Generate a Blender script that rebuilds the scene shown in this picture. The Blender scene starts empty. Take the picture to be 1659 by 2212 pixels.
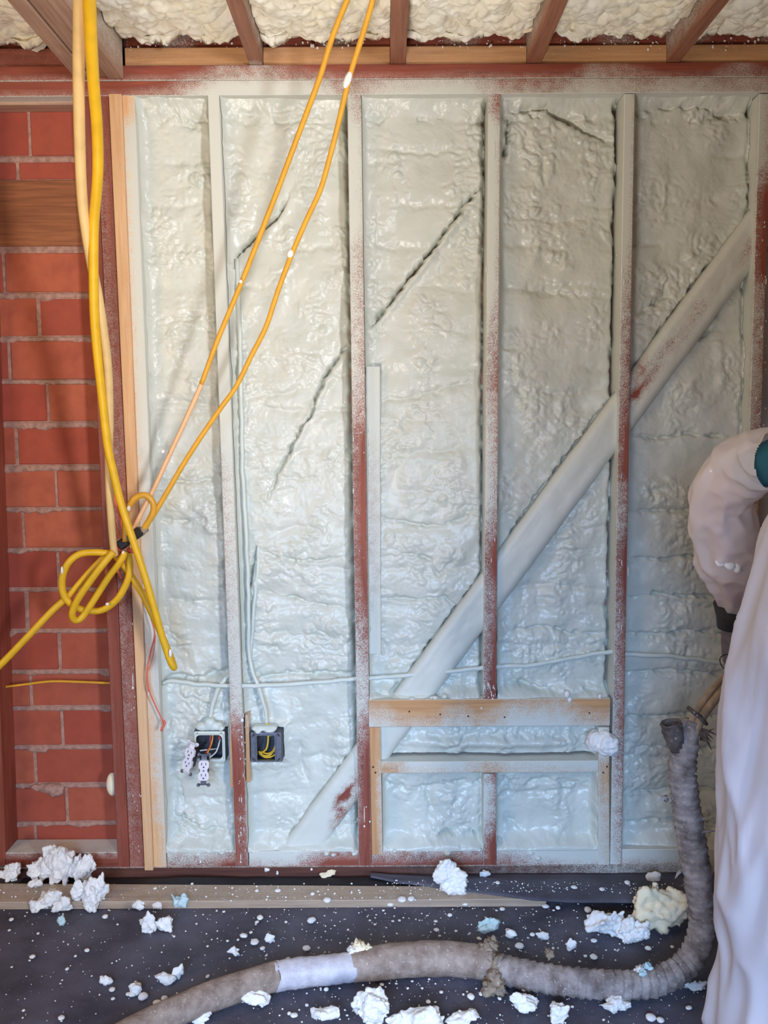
import bpy, bmesh, math, random
import numpy as np
from mathutils import Vector, Matrix, noise as mnoise

random.seed(7)
RNG = np.random.default_rng(7)
SC = bpy.context.scene
COL = SC.collection

# ------------------------------------------------------------------ camera
IW, IH, FPX = 1659.0, 2212.0, 1790.0
PITCH = math.radians(5.7); ROLL = math.radians(0.33)
CAM = np.array([0.0, -2.62, 1.477])
_f = np.array([0, math.cos(PITCH), -math.sin(PITCH)])
_u0 = np.array([0, math.sin(PITCH), math.cos(PITCH)])
_x = np.array([1.0, 0, 0])
CR = math.cos(ROLL) * _x - math.sin(ROLL) * _u0
CU = math.sin(ROLL) * _x + math.cos(ROLL) * _u0
CF = _f
cd = bpy.data.cameras.new('camera')
cam = bpy.data.objects.new('camera', cd); COL.objects.link(cam)
cam.matrix_world = Matrix(((CR[0], CU[0], -CF[0], CAM[0]), (CR[1], CU[1], -CF[1], CAM[1]),
                           (CR[2], CU[2], -CF[2], CAM[2]), (0, 0, 0, 1)))
cd.sensor_fit = 'VERTICAL'; cd.sensor_height = 24.0; cd.lens = 24.0 * FPX / IH
cd.clip_start = 0.05
SC.camera = cam

# ------------------------------------------------------------------ world, lights, exposure
w = bpy.data.worlds.new('world'); SC.world = w; w.use_nodes = True
bg = w.node_tree.nodes['Background']
bg.inputs[0].default_value = (0.90, 0.94, 1.0, 1); bg.inputs[1].default_value = 0.05
def area(name, loc, target, sx, sy, power, col, spread=180):
    l = bpy.data.lights.new(name, 'AREA'); l.shape = 'RECTANGLE'; l.size = sx; l.size_y = sy
    l.energy = power; l.color = col; l.spread = math.radians(spread)
    o = bpy.data.objects.new(name, l); COL.objects.link(o); o.location = loc
    d = Vector(target) - Vector(loc)
    o.rotation_euler = d.to_track_quat('-Z', 'Y').to_euler()
    return o
area('assumed_left_light', (-2.5, -2.4, 1.8), (0.1, 0.0, 1.5), 1.1, 1.3, 27, (1.0, 0.72, 0.42))  # assumed unseen warm light at the left, no real window; colour fitted
area('assumed_main_light', (2.82, -5.0, 1.75), (-0.6, 0.0, 1.75), 0.5, 1.4, 23.5, (0.93, 0.95, 1.0), 60)  # assumed unseen main light behind right, no garage door; narrowed onto the upper wall
area('assumed_cool_light', (-0.3, -3.9, 1.55), (0.15, -0.25, 0.0), 1.5, 0.9, 16, (0.40, 0.62, 1.0), 52)  # assumed unseen cool light, no doorway built; cone limited to floor and lower wall
area('added_upward_light', (-0.4, -1.9, 0.7), (0.0, -0.35, 2.6), 0.5, 0.3, 8.6, (1.0, 0.92, 0.86), 90)  # unseen light added below to brighten the joists and ceiling foam
SC.view_settings.view_transform = 'Standard'; SC.view_settings.look = 'None'
SC.view_settings.exposure = 0.0; SC.view_settings.gamma = 1.0
SC.view_settings.use_curve_mapping = False

# ------------------------------------------------------------------ pixel to place
def ray(px, py):
    a = (px - IW / 2) / FPX; b = -(py - IH / 2) / FPX
    return CF + a * CR + b * CU
def P(px, py, Y=0.0):                       # the point on the upright plane at depth Y
    d = ray(px, py); return CAM + d * ((Y - CAM[1]) / d[1])
def PZ(px, py, z=0.0):                      # the point on the level plane at height z
    d = ray(px, py); return CAM + d * ((z - CAM[2]) / d[2])
def zpx(py, Y=0.0, px=830): return P(px, py, Y)[2]

# ------------------------------------------------------------------ noise
def _h(ix, iy, seed):
    n = (ix.astype(np.int64) * 374761393 + iy.astype(np.int64) * 668265263 + seed * 974711) & 0x7fffffff
    n = ((n ^ (n >> 13)) * 1274126177) & 0x7fffffff
    return (n ^ (n >> 16)) & 0x7fffffff
def perlin(x, y, seed=0):
    xi = np.floor(x); yi = np.floor(y); xf = x - xi; yf = y - yi
    u = xf * xf * xf * (xf * (xf * 6 - 15) + 10); v = yf * yf * yf * (yf * (yf * 6 - 15) + 10)
    def g(ax, ay, dx, dy):
        a = _h(ax, ay, seed) / 0x7fffffff * 2 * math.pi
        return np.cos(a) * dx + np.sin(a) * dy
    n00 = g(xi, yi, xf, yf); n10 = g(xi + 1, yi, xf - 1, yf)
    n01 = g(xi, yi + 1, xf, yf - 1); n11 = g(xi + 1, yi + 1, xf - 1, yf - 1)
    return ((n00 * (1 - u) + n10 * u) * (1 - v) + (n01 * (1 - u) + n11 * u) * v) * 1.5
def fbm(x, y, seed=0, oct=4):
    s = 0; a = 1.0; t = 0
    for i in range(oct):
        s = s + a * perlin(x, y, seed + i * 17); t += a; a *= 0.5; x = x * 2.03; y = y * 2.03
    return s / t
def domes(x, y, seed=0):                    # rounded popcorn bumps
    xi = np.floor(x); yi = np.floor(y); best = np.full(x.shape, 9.0)
    for dx in (-1, 0, 1):
        for dy in (-1, 0, 1):
            cx = xi + dx; cy = yi + dy
            jx = cx + _h(cx, cy, seed) / 0x7fffffff; jy = cy + _h(cx, cy, seed + 5) / 0x7fffffff
            best = np.minimum(best, (x - jx) ** 2 + (y - jy) ** 2)
    return np.sqrt(np.clip(1.0 - best / 0.85, 0, 1))
def sstep(a, b, x):
    t = np.clip((x - a) / (b - a), 0, 1); return t * t * (3 - 2 * t)
def seg_dist(X, Z, pts):                    # distance to a polyline and the signed side
    best = np.full(X.shape, 1e9); side = np.zeros(X.shape); par = np.zeros(X.shape)
    n = len(pts) - 1
    for i in range(n):
        ax, az = pts[i]; bx, bz = pts[i + 1]
        dx, dz = bx - ax, bz - az; L = dx * dx + dz * dz + 1e-12
        t = np.clip(((X - ax) * dx + (Z - az) * dz) / L, 0, 1)
        qx = X - ax - t * dx; qz = Z - az - t * dz
        d = np.hypot(qx, qz); m = d < best
        best = np.where(m, d, best); side = np.where(m, np.sign(dx * qz - dz * qx), side)
        par = np.where(m, (i + t) / n, par)
    return best, side, par

# ------------------------------------------------------------------ mesh helpers
def new_mesh(name, V, F, mat=None, smooth=True, attrs=None):
    V = np.asarray(V, dtype=np.float64)
    c = (V.min(0) + V.max(0)) / 2
    me = bpy.data.meshes.new(name)
    if isinstance(F, np.ndarray):
        m, k = F.shape
        me.vertices.add(len(V)); me.vertices.foreach_set('co', (V - c).astype(np.float32).ravel())
        me.loops.add(m * k); me.loops.foreach_set('vertex_index', F.astype(np.int32).ravel())
        me.polygons.add(m); me.polygons.foreach_set('loop_start', np.arange(0, m * k, k, dtype=np.int32))
        me.update(calc_edges=True); me.validate()
    else:
        me.from_pydata((V - c).tolist(), [], [list(map(int, f)) for f in F]); me.update()
    me.polygons.foreach_set('use_smooth', [smooth] * len(me.polygons))
    for k, a in (attrs or {}).items():
        a = np.asarray(a, dtype=np.float32)
        if a.ndim == 1:
            at = me.attributes.new(k, 'FLOAT', 'POINT'); at.data.foreach_set('value', a)
        else:
            at = me.attributes.new(k, 'FLOAT_VECTOR', 'POINT'); at.data.foreach_set('vector', a.ravel())
    if mat: me.materials.append(mat)
    return me, c
def attach(o, parent):
    if parent is not None:
        o.parent = parent
        q = parent; T = Matrix.Identity(4)
        while q is not None:
            T = (Matrix.Translation(q.location) @ q.rotation_euler.to_matrix().to_4x4()) if q.parent is None else T
            q = q.parent
        o.matrix_parent_inverse = WM[parent.name].inverted()
WM = {}
def mk(name, V, F, mat, parent=None, smooth=True, attrs=None, flat_angle=None):
    me, c = new_mesh(name, V, F, mat, smooth, attrs)
    o = bpy.data.objects.new(name, me); COL.objects.link(o); o.location = c
    WM[o.name] = Matrix.Translation(c)
    if parent is not None:
        o.parent = parent; o.matrix_parent_inverse = WM[parent.name].inverted()
    return o
def empty(name, loc):
    o = bpy.data.objects.new(name, None); COL.objects.link(o); o.location = loc; o.empty_display_size = 0.05
    WM[o.name] = Matrix.Translation(loc); return o
def tag(o, label=None, cat=None, group=None, kind=None):
    if label: o['label'] = label
    if cat: o['category'] = cat
    if group: o['group'] = group
    if kind: o['kind'] = kind
    return o
def grid_faces(nu, nv):                     # vertex index = i*nv + j
    i, j = np.meshgrid(np.arange(nu - 1), np.arange(nv - 1), indexing='ij')
    a = (i * nv + j).ravel()
    return np.stack([a, a + nv, a + nv + 1, a + 1], 1)
def join(parts):
    V = []; F = []; n = 0
    for v, f in parts:
        V.append(np.asarray(v)); F += [[x + n for x in q] for q in f]; n += len(v)
    return np.vstack(V), F

def catmull(pts, n):
    p = np.asarray(pts, float); p = np.vstack([2 * p[0] - p[1], p, 2 * p[-1] - p[-2]])
    out = []
    for i in range(1, len(p) - 2):
        for t in np.linspace(0, 1, n, endpoint=False):
            a, b, c, d = p[i - 1], p[i], p[i + 1], p[i + 2]
            out.append(0.5 * ((2 * b) + (c - a) * t + (2 * a - 5 * b + 4 * c - d) * t * t + (3 * b - a - 3 * c + d) * t ** 3))
    out.append(p[-2]); return np.array(out)
def tube(pts, rad, n=10, caps=True, scale=(1, 1, 1), wob=None, close=False):
    p = np.asarray(pts, float); m = len(p)
    r = np.full(m, rad) if np.isscalar(rad) else np.interp(np.linspace(0, 1, m), np.linspace(0, 1, len(rad)), rad)
    t = np.gradient(p, axis=0); t /= np.linalg.norm(t, axis=1)[:, None] + 1e-12
    ref = np.array([0, 0, 1.0]) if abs(t[0][2]) < 0.9 else np.array([0, 1.0, 0])
    nx = np.cross(t[0], ref); nx /= np.linalg.norm(nx)
    V = []
    for i in range(m):
        nx = nx - t[i] * nx.dot(t[i]); nx /= np.linalg.norm(nx) + 1e-12
        ny = np.cross(t[i], nx)
        for k in range(n):
            a = 2 * math.pi * k / n
            rr = r[i] * (wob(i, k, a) if wob else 1.0)
            V.append(p[i] + rr * np.array(scale) * (math.cos(a) * nx + math.sin(a) * ny))
    F = []
    for i in range(m - 1):
        for k in range(n):
            k2 = (k + 1) % n
            F.append([i * n + k, i * n + k2, (i + 1) * n + k2, (i + 1) * n + k])
    if caps:
        F.append(list(range(n))[::-1]); F.append(list(range((m - 1) * n, m * n)))
    return np.array(V), F
def rbox(c, s, bev=0.002, R=None):          # box with chamfered edges, 24 corners
    c = np.asarray(c, float); h = np.asarray(s, float) / 2; b = min(bev, h.min() * 0.8)
    V = []; idx = {}
    for sx in (-1, 1):
        for sy in (-1, 1):
            for sz in (-1, 1):
                sg = np.array([sx, sy, sz])
                for ax in range(3):
                    q = h - b; q = q.copy(); q[ax] = h[ax]
                    idx[(sx, sy, sz, ax)] = len(V); V.append(sg * q)
    F = []
    for ax in range(3):
        o1, o2 = [a for a in range(3) if a != ax]
        for s_ in (-1, 1):
            f = []
            for (a, b_) in ((-1, -1), (1, -1), (1, 1), (-1, 1)):
                k = [0, 0, 0]; k[ax] = s_; k[o1] = a; k[o2] = b_
                f.append(idx[(*k, ax)])
            F.append(f)
        for a in (-1, 1):
            for b_ in (-1, 1):
                k1 = [0, 0, 0]; k1[o1] = a; k1[o2] = b_; k2 = list(k1)
                k1[ax] = -1; k2[ax] = 1
                F.append([idx[(*k1, o1)], idx[(*k2, o1)], idx[(*k2, o2)], idx[(*k1, o2)]])
    for sx in (-1, 1):
        for sy in (-1, 1):
            for sz in (-1, 1):
                F.append([idx[(sx, sy, sz, a)] for a in range(3)])
    V = np.array(V)
    # orient outward
    F2 = []
    for f in F:
        q = V[f]; nrm = np.cross(q[1] - q[0], q[2] - q[1])
        F2.append(f if nrm.dot(q.mean(0)) > 0 else f[::-1])
    if R is not None: V = V @ np.asarray(R).T
    return V + c, F2
def rotm(axis, deg): return np.array(Matrix.Rotation(math.radians(deg), 3, axis))
def solid(parts, voxel, smooth_it=4, smooth_f=0.5):     # one continuous surface from overlapping pieces
    V, F = join(parts)
    me = bpy.data.meshes.new('tmp'); me.from_pydata(V.tolist(), [], F); me.update()
    o = bpy.data.objects.new('tmp', me); COL.objects.link(o)
    r = o.modifiers.new('r', 'REMESH'); r.mode = 'VOXEL'; r.voxel_size = voxel
    s = o.modifiers.new('s', 'SMOOTH'); s.iterations = smooth_it; s.factor = smooth_f
    dg = bpy.context.evaluated_depsgraph_get(); dg.update()
    m2 = bpy.data.meshes.new_from_object(o.evaluated_get(dg))
    n = len(m2.vertices); V = np.zeros(n * 3); m2.vertices.foreach_get('co', V); V = V.reshape(-1, 3)
    N = np.zeros(n * 3); m2.vertices.foreach_get('normal', N); N = N.reshape(-1, 3)
    F = [list(p.vertices) for p in m2.polygons]
    bpy.data.objects.remove(o); bpy.data.meshes.remove(me); bpy.data.meshes.remove(m2)
    return V, F, N
def ball(c, r, n=12, m=8):
    c = np.asarray(c, float); r = np.array([r] * 3 if np.isscalar(r) else r, float)
    V = [c + r * np.array([0, 0, 1])]; F = []
    for i in range(1, m):
        th = math.pi * i / m
        for k in range(n):
            a = 2 * math.pi * k / n
            V.append(c + r * np.array([math.sin(th) * math.cos(a), math.sin(th) * math.sin(a), math.cos(th)]))
    V.append(c - r * np.array([0, 0, 1]))
    for k in range(n): F.append([0, 1 + k, 1 + (k + 1) % n])
    for i in range(m - 2):
        for k in range(n):
            a = 1 + i * n + k; b = 1 + i * n + (k + 1) % n
            F.append([a, a + n, b + n, b])
    e = len(V) - 1; s0 = 1 + (m - 2) * n
    for k in range(n): F.append([e, s0 + (k + 1) % n, s0 + k])
    return np.array(V), F

# ------------------------------------------------------------------ materials
def srgb(r, g, b):
    f = lambda c: (c / 12.92 if c <= 0.04045 else ((c + 0.055) / 1.055) ** 2.4)
    return (f(r / 255), f(g / 255), f(b / 255), 1)
class NT:
    def __init__(s, name):
        s.m = bpy.data.materials.new(name); s.m.use_nodes = True; s.t = s.m.node_tree
        s.b = s.t.nodes['Principled BSDF']; s.out = s.t.nodes['Material Output']
    def n(s, typ, **kw):
        o = s.t.nodes.new(typ)
        for k, v in kw.items():
            if k.startswith('i_'): o.inputs[k[2:].replace('_', ' ')].default_value = v
            else: setattr(o, k, v)
        return o
    def l(s, a, b): s.t.links.new(a, b)
    def coord(s): return s.n('ShaderNodeTexCoord').outputs['Object']
    def noise(s, vec, scale, detail=3, rough=0.5, dist=0.0):
        o = s.n('ShaderNodeTexNoise'); o.inputs['Scale'].default_value = scale; o.inputs['Detail'].default_value = detail
        o.inputs['Roughness'].default_value = rough; o.inputs['Distortion'].default_value = dist
        if vec is not None: s.l(vec, o.inputs['Vector'])
        return o.outputs['Fac']
    def math(s, op, a, b=None, c=None, clamp=False):
        o = s.n('ShaderNodeMath', operation=op); o.use_clamp = clamp
        for i, v in enumerate((a, b, c)):
            if v is None: continue
            if isinstance(v, (int, float)): o.inputs[i].default_value = v
            else: s.l(v, o.inputs[i])
        return o.outputs[0]
    def ramp(s, fac, stops):
        o = s.n('ShaderNodeValToRGB'); e = o.color_ramp.elements
        while len(e) < len(stops): e.new(0.5)
        for i, (p, c) in enumerate(stops): e[i].position = p; e[i].color = c
        s.l(fac, o.inputs[0]); return o.outputs[0]
    def mix(s, fac, a, b):
        o = s.n('ShaderNodeMix', data_type='RGBA')
        for sock, v in ((o.inputs[0], fac), (o.inputs[6], a), (o.inputs[7], b)):
            if isinstance(v, (int, float)): sock.default_value = v
            elif isinstance(v, tuple): sock.default_value = v
            else: s.l(v, sock)
        return o.outputs[2]
    def bump(s, h, strength, dist=0.002):
        o = s.n('ShaderNodeBump'); o.inputs['Strength'].default_value = strength; o.inputs['Distance'].default_value = dist
        s.l(h, o.inputs['Height']); s.l(o.outputs[0], s.b.inputs['Normal'])
    def set(s, **kw):
        for k, v in kw.items():
            k = k.replace('_', ' ')
            if hasattr(v, 'is_output'): s.l(v, s.b.inputs[k])
            else: s.b.inputs[k].default_value = v
        return s

FOAM_A, FOAM_B = srgb(206, 210, 200), srgb(215, 217, 208)
def foam_material(name, ca, cb, rough, bs, scale=120, spec=0.5, dist=0.003):
    k = NT(name); c = k.coord()
    n1 = k.noise(c, 14, 3); n2 = k.noise(c, scale, 2, 0.5, 0.6)
    k.l(k.ramp(n1, [(0.35, ca), (0.65, cb)]), k.b.inputs['Base Color'])
    k.set(Roughness=rough); k.b.inputs['Specular IOR Level'].default_value = spec
    k.bump(n2, bs, dist); return k.m
M = {}
M['foam_green'] = foam_material('pale_green_foam', FOAM_A, FOAM_B, 0.33, 0.22, 150, 0.55)
M['foam_cream'] = foam_material('cream_foam', srgb(246, 238, 214), srgb(250, 247, 232), 0.55, 0.5, 60, 0.3)
M['foam_white'] = foam_material('white_foam', srgb(235, 232, 230), srgb(245, 243, 240), 0.7, 0.6, 90, 0.3)
M['foam_beige'] = foam_material('beige_foam', srgb(240, 222, 186), srgb(246, 234, 206), 0.7, 0.6, 70, 0.3)
M['foam_blue'] = foam_material('pale_blue_foam', srgb(180, 208, 214), srgb(205, 226, 228), 0.6, 0.6, 90, 0.3)

def wood(name, dark, light, rough=0.65, grain=1.0, knots=False):
    k = NT(name); c = k.coord()
    at = k.n('ShaderNodeAttribute', attribute_name='gc').outputs['Vector']
    mp = k.n('ShaderNodeMapping'); mp.inputs['Scale'].default_value = (3.0, 55, 55); k.l(at, mp.inputs[0])
    g = k.noise(mp.outputs[0], 1.6 * grain, 5, 0.6, 0.4)
    mp2 = k.n('ShaderNodeMapping'); mp2.inputs['Scale'].default_value = (1.0, 6, 6); k.l(at, mp2.inputs[0])
    g2 = k.noise(mp2.outputs[0], 1.5, 2)
    gg = k.math('ADD', k.math('MULTIPLY', g, 0.65), k.math('MULTIPLY', g2, 0.35))
    col = k.ramp(gg, [(0.3, dark), (0.68, light)])
    if knots:
        v = k.n('ShaderNodeTexVoronoi'); v.inputs['Scale'].default_value = 1.0
        mp3 = k.n('ShaderNodeMapping'); mp3.inputs['Scale'].default_value = (3.0, 14, 14); k.l(at, mp3.inputs[0]); k.l(mp3.outputs[0], v.inputs['Vector'])
        kn = k.ramp(v.outputs['Distance'], [(0.05, (1, 1, 1, 1)), (0.16, (0, 0, 0, 1))])
        col = k.mix(kn, col, srgb(120, 66, 38))
    sp = k.n('ShaderNodeAttribute', attribute_name='spray').outputs['Fac']
    s1 = k.noise(c, 360, 3, 0.65); s2 = k.noise(c, 38, 3)
    mid = k.math('MULTIPLY', k.math('MULTIPLY', sp, k.math('SUBTRACT', 1.12, sp, clamp=True)), 4.0, clamp=True)
    nn = k.math('ADD', k.math('MULTIPLY', k.math('SUBTRACT', s1, 0.5), 3.2), k.math('MULTIPLY', k.math('SUBTRACT', s2, 0.5), 0.9))
    fac = k.math('ADD', sp, k.math('MULTIPLY', nn, mid), clamp=True)
    k.l(k.mix(fac, col, FOAM_B), k.b.inputs['Base Color'])
    k.l(k.math('MULTIPLY_ADD', fac, -0.2, rough), k.b.inputs['Roughness'])
    hb = k.math('ADD', k.math('MULTIPLY', g, 0.4), k.math('MULTIPLY', s1, 0.8))
    k.bump(hb, 0.35, 0.0015); return k.m
M['old_wood'] = wood('old_red_wood', srgb(114, 52, 40), srgb(162, 84, 64))
M['dark_wood'] = wood('dark_sole_wood', srgb(72, 42, 36), srgb(112, 66, 52))
M['brown_wood'] = wood('brown_joist_wood', srgb(120, 72, 54), srgb(168, 112, 84))
M['grey_wood'] = wood('dusty_beam_wood', srgb(150, 116, 98), srgb(200, 166, 142))
M['pine'] = wood('new_pine', srgb(214, 160, 112), srgb(238, 198, 152), 0.6, 1.0)
M['pine_old'] = wood('yellowed_pine', srgb(180, 126, 80), srgb(216, 166, 116), 0.6, 1.0)
M['board_pine'] = wood('dusty_floor_pine', srgb(150, 126, 106), srgb(192, 170, 148))
M['plank'] = wood('stained_plank', srgb(110, 62, 38), srgb(168, 104, 66))

def simple(name, col, rough=0.5, metal=0.0, var=0.0, scale=40, bs=0.0, spec=0.5):
    k = NT(name)
    if var or bs:
        n = k.noise(k.coord(), scale, 3)
    if var:
        c2 = tuple(max(0, x * (1 - var)) for x in col[:3]) + (1,)
        k.l(k.ramp(n, [(0.35, c2), (0.62, col)]), k.b.inputs['Base Color'])
    else: k.b.inputs['Base Color'].default_value = col
    k.set(Roughness=rough, Metallic=metal); k.b.inputs['Specular IOR Level'].default_value = spec
    if bs: k.bump(n, bs, 0.003)
    return k.m
def brick_mat():
    k = NT('red_clay_brick'); c = k.coord()
    r = k.n('ShaderNodeObjectInfo').outputs['Random']
    base = k.ramp(r, [(0.0, srgb(160, 72, 56)), (0.45, srgb(172, 86, 64)), (0.8, srgb(184, 98, 70)), (1.0, srgb(162, 68, 52))])
    n = k.noise(c, 22, 4); n2 = k.noise(c, 260, 2)
    col = k.mix(k.ramp(n, [(0.4, (0, 0, 0, 1)), (0.75, (0.45, 0.45, 0.45, 1))]), base, srgb(138, 62, 48))
    col = k.mix(k.ramp(n2, [(0.70, (0, 0, 0, 1)), (0.78, (0.35, 0.35, 0.35, 1))]), col, srgb(196, 132, 104))
    k.l(col, k.b.inputs['Base Color']); k.set(Roughness=0.85); k.bump(n2, 0.25, 0.002); return k.m
M['brick'] = brick_mat()
M['mortar'] = simple('grey_mortar', srgb(182, 142, 128), 0.95, 0, 0.35, 60, 0.6)
M['cord_yellow'] = simple('yellow_cord', srgb(236, 184, 30), 0.45, 0, 0.12, 30)
M['cord_orange'] = simple('amber_cord', srgb(230, 168, 48), 0.45, 0, 0.12, 30)
M['cord_cream'] = simple('cream_cord', srgb(232, 196, 132), 0.5, 0, 0.12, 20)  # paler cream tone for one strand of the yellow cord
M['cord_peach'] = simple('overexposed_cord', srgb(240, 190, 142), 0.5, 0, 0.1, 30)  # overexposure painted in: paler copy of the amber cord for its lower length
M['black_plastic'] = simple('black_plastic', srgb(40, 38, 42), 0.4)
M['red_tape'] = simple('red_tape', srgb(196, 74, 52), 0.5)
M['pink_string'] = simple('pink_string', srgb(228, 116, 98), 0.8)
M['felt'] = None
M['black_sheet'] = simple('black_membrane', srgb(32, 30, 36), 0.7, 0, 0.3, 30, 0.3)
M['metal'] = simple('galvanised_steel', srgb(150, 150, 160), 0.45, 0.85, 0.2, 90)
M['metal_dark'] = simple('shadowed_steel', srgb(92, 94, 104), 0.5, 0.8, 0.2, 60)
M['white_plastic'] = simple('white_plastic', srgb(232, 226, 232), 0.35)
M['slot'] = simple('dark_slot', srgb(60, 52, 54), 0.6)
M['wire_yellow'] = simple('yellow_wire', srgb(218, 178, 52), 0.5)
M['wire_red'] = simple('red_wire', srgb(200, 52, 52), 0.45)
M['wire_white'] = simple('white_wire', srgb(214, 210, 206), 0.5)
M['sprayed'] = foam_material('sprayed_coating', srgb(206, 216, 208), srgb(216, 222, 216), 0.4, 0.4, 160, 0.45, 0.002)
M['nail'] = simple('nail_head', srgb(96, 60, 44), 0.5, 0.4)
def felt():
    k = NT('dark_floor_felt'); c = k.coord()
    n = k.noise(c, 6, 4); n2 = k.noise(c, 300, 2); n3 = k.noise(c, 38, 4, 0.6)
    col = k.ramp(n, [(0.3, srgb(62, 60, 72)), (0.7, srgb(96, 94, 108))])
    col = k.mix(k.ramp(n2, [(0.70, (0, 0, 0, 1)), (0.75, (0.75, 0.75, 0.75, 1))]), col, srgb(176, 176, 182))
    col = k.mix(k.ramp(n3, [(0.55, (0, 0, 0, 1)), (0.8, (0.4, 0.4, 0.4, 1))]), col, srgb(100, 96, 104))
    k.l(col, k.b.inputs['Base Color']); k.set(Roughness=0.7); k.bump(n3, 0.4, 0.004); return k.m
M['felt'] = felt()
def wrap(name, a, b, rough=0.75):
    k = NT(name); c = k.coord(); n = k.noise(c, 26, 4, 0.6); n2 = k.noise(c, 130, 3)
    col = k.ramp(n, [(0.32, a), (0.66, b)])
    col = k.mix(k.ramp(n2, [(0.62, (0, 0, 0, 1)), (0.72, (0.5, 0.5, 0.5, 1))]), col, srgb(214, 206, 200))
    k.l(col, k.b.inputs['Base Color']); k.set(Roughness=rough); k.bump(n2, 0.6, 0.003); return k.m
M['wrap'] = wrap('dirty_hose_wrap', srgb(112, 98, 94), srgb(176, 164, 160))
M['wrap_brown'] = wrap('brown_hose_wrap', srgb(126, 106, 94), srgb(172, 154, 142))
M['wrap_white'] = wrap('white_hose_tape', srgb(186, 180, 188), srgb(216, 212, 220), 0.5)
M['wrap_dark'] = wrap('torn_hose_lining', srgb(66, 56, 52), srgb(112, 98, 92))
M['hose_tan'] = wrap('tan_inner_hose', srgb(142, 118, 94), srgb(182, 156, 128), 0.6)
M['fluff'] = wrap('grey_brown_fluff', srgb(120, 102, 86), srgb(160, 142, 122), 0.9)
def fabric(name, col, alpha):
    k = NT(name); c = k.coord(); n = k.noise(c, 380, 2); n2 = k.noise(c, 9, 3)
    k.l(k.ramp(n2, [(0.35, tuple(x * 0.94 for x in col[:3]) + (1,)), (0.65, col)]), k.b.inputs['Base Color'])
    k.set(Roughness=0.75); k.bump(n, 0.15, 0.001)
    tr = k.n('ShaderNodeBsdfTranslucent'); tr.inputs[0].default_value = col
    mx = k.n('ShaderNodeMixShader'); mx.inputs[0].default_value = 0.25
    k.l(k.b.outputs[0], mx.inputs[1]); k.l(tr.outputs[0], mx.inputs[2])
    tp = k.n('ShaderNodeBsdfTransparent'); m2 = k.n('ShaderNodeMixShader'); m2.inputs[0].default_value = 1 - alpha
    k.l(mx.outputs[0], m2.inputs[1]); k.l(tp.outputs[0], m2.inputs[2]); k.l(m2.outputs[0], k.out.inputs[0])
    return k.m
M['suit'] = fabric('white_coverall_fabric', srgb(236, 231, 240), 0.97)
M['sleeve'] = fabric('thin_coverall_fabric', srgb(246, 234, 232), 0.72)
M['skin'] = simple('skin', srgb(196, 138, 116), 0.55, 0, 0.08, 30)
M['teal'] = simple('teal_knit', srgb(22, 92, 112), 0.85, 0, 0.2, 200, 0.3)
M['glove'] = simple('grey_glove', srgb(116, 104, 110), 0.8, 0, 0.25, 90, 0.4)
M['cuff'] = simple('black_cuff', srgb(52, 48, 48), 0.8, 0, 0.2, 120, 0.3)
M['trouser'] = simple('dark_trousers', srgb(60, 62, 78), 0.85)
M['boot'] = simple('brown_boot', srgb(92, 70, 54), 0.7, 0, 0.2, 30)
M['hair'] = simple('dark_hair', srgb(48, 36, 30), 0.6, 0, 0.4, 200, 0.4)
M['eye'] = simple('eye_white', srgb(236, 232, 226), 0.2)
M['deck'] = wood('roof_deck_boards', srgb(120, 84, 60), srgb(160, 118, 84))

# ------------------------------------------------------------------ sawn timber
def prof(points):
    xs = [p[0] for p in points]; ys = [p[1] for p in points]
    return lambda v: float(np.interp(v, xs, ys))
def lumber(name, a0, b0, a1, b1, dvec, mat, parent=None, seg=2, spray=None, bev=0.0022, bow=0.0, lump=0.0):
    """a0-b0: front edge pair at one end, a1-b1 at the other; dvec: from the front face to the back"""
    a0, b0, a1, b1, dvec = [np.asarray(q, float) for q in (a0, b0, a1, b1, dvec)]
    W = np.linalg.norm(b0 - a0); D = np.linalg.norm(dvec); e = bev / W; ed = bev / D
    cs = [(e, 0, 'F'), (.27, 0, 'F'), (.5, 0, 'F'), (.73, 0, 'F'), (1 - e, 0, 'F'), (1, ed, 'R'), (1, .3, 'R'), (1, .65, 'R'), (1, 1, 'R'),
          (0, 1, 'L'), (0, .65, 'L'), (0, .3, 'L'), (0, ed, 'L')]
    n = len(cs); L = np.linalg.norm((a1 + b1 - a0 - b0) / 2); rnd = random.uniform(0, 50)
    V = []; S = []; G = []
    for i in range(seg + 1):
        u = i / seg
        for (s, t, side) in cs:
            p = (a0 * (1 - s) + b0 * s) * (1 - u) + (a1 * (1 - s) + b1 * s) * u + dvec * t
            V.append(p); G.append((u * L + rnd, s * W + rnd, t * D))
            S.append(spray(u, s, t, side) if spray else 0.0)
    F = []
    for i in range(seg):
        for k in range(n):
            k2 = (k + 1) % n
            F.append([i * n + k, (i + 1) * n + k, (i + 1) * n + k2, i * n + k2])
    F.append(list(range(n))); F.append([seg * n + k for k in range(n)][::-1])
    V = np.array(V)
    q = V[F[0]]; nr = np.cross(q[1] - q[0], q[2] - q[1])
    cen = V.mean(0)
    if nr.dot(q.mean(0) - cen) < 0 and abs(nr.dot(dvec)) > 0: F = [f[::-1] for f in F]
    if lump:
        for i in range(len(V)):
            if S[i] > 0.5: V[i] += np.array(mnoise.noise_vector(Vector(V[i] * 30))) * lump
    o = mk(name, V, F, mat, parent, smooth=False, attrs={'spray': S, 'gc': np.array(G)})
    return o
DY = lambda d: np.array([0, d, 0.0])

# ================================================================== STRUCTURE
ZJ = zpx(137)                 # underside of the joists
Z_TP = zpx(203); Z_MID = zpx(170)
Z_SB = zpx(1870); Z_BLK = zpx(1838)
XL, XR = -1.94, 1.69
BRICK_Y = 0.105

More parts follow.
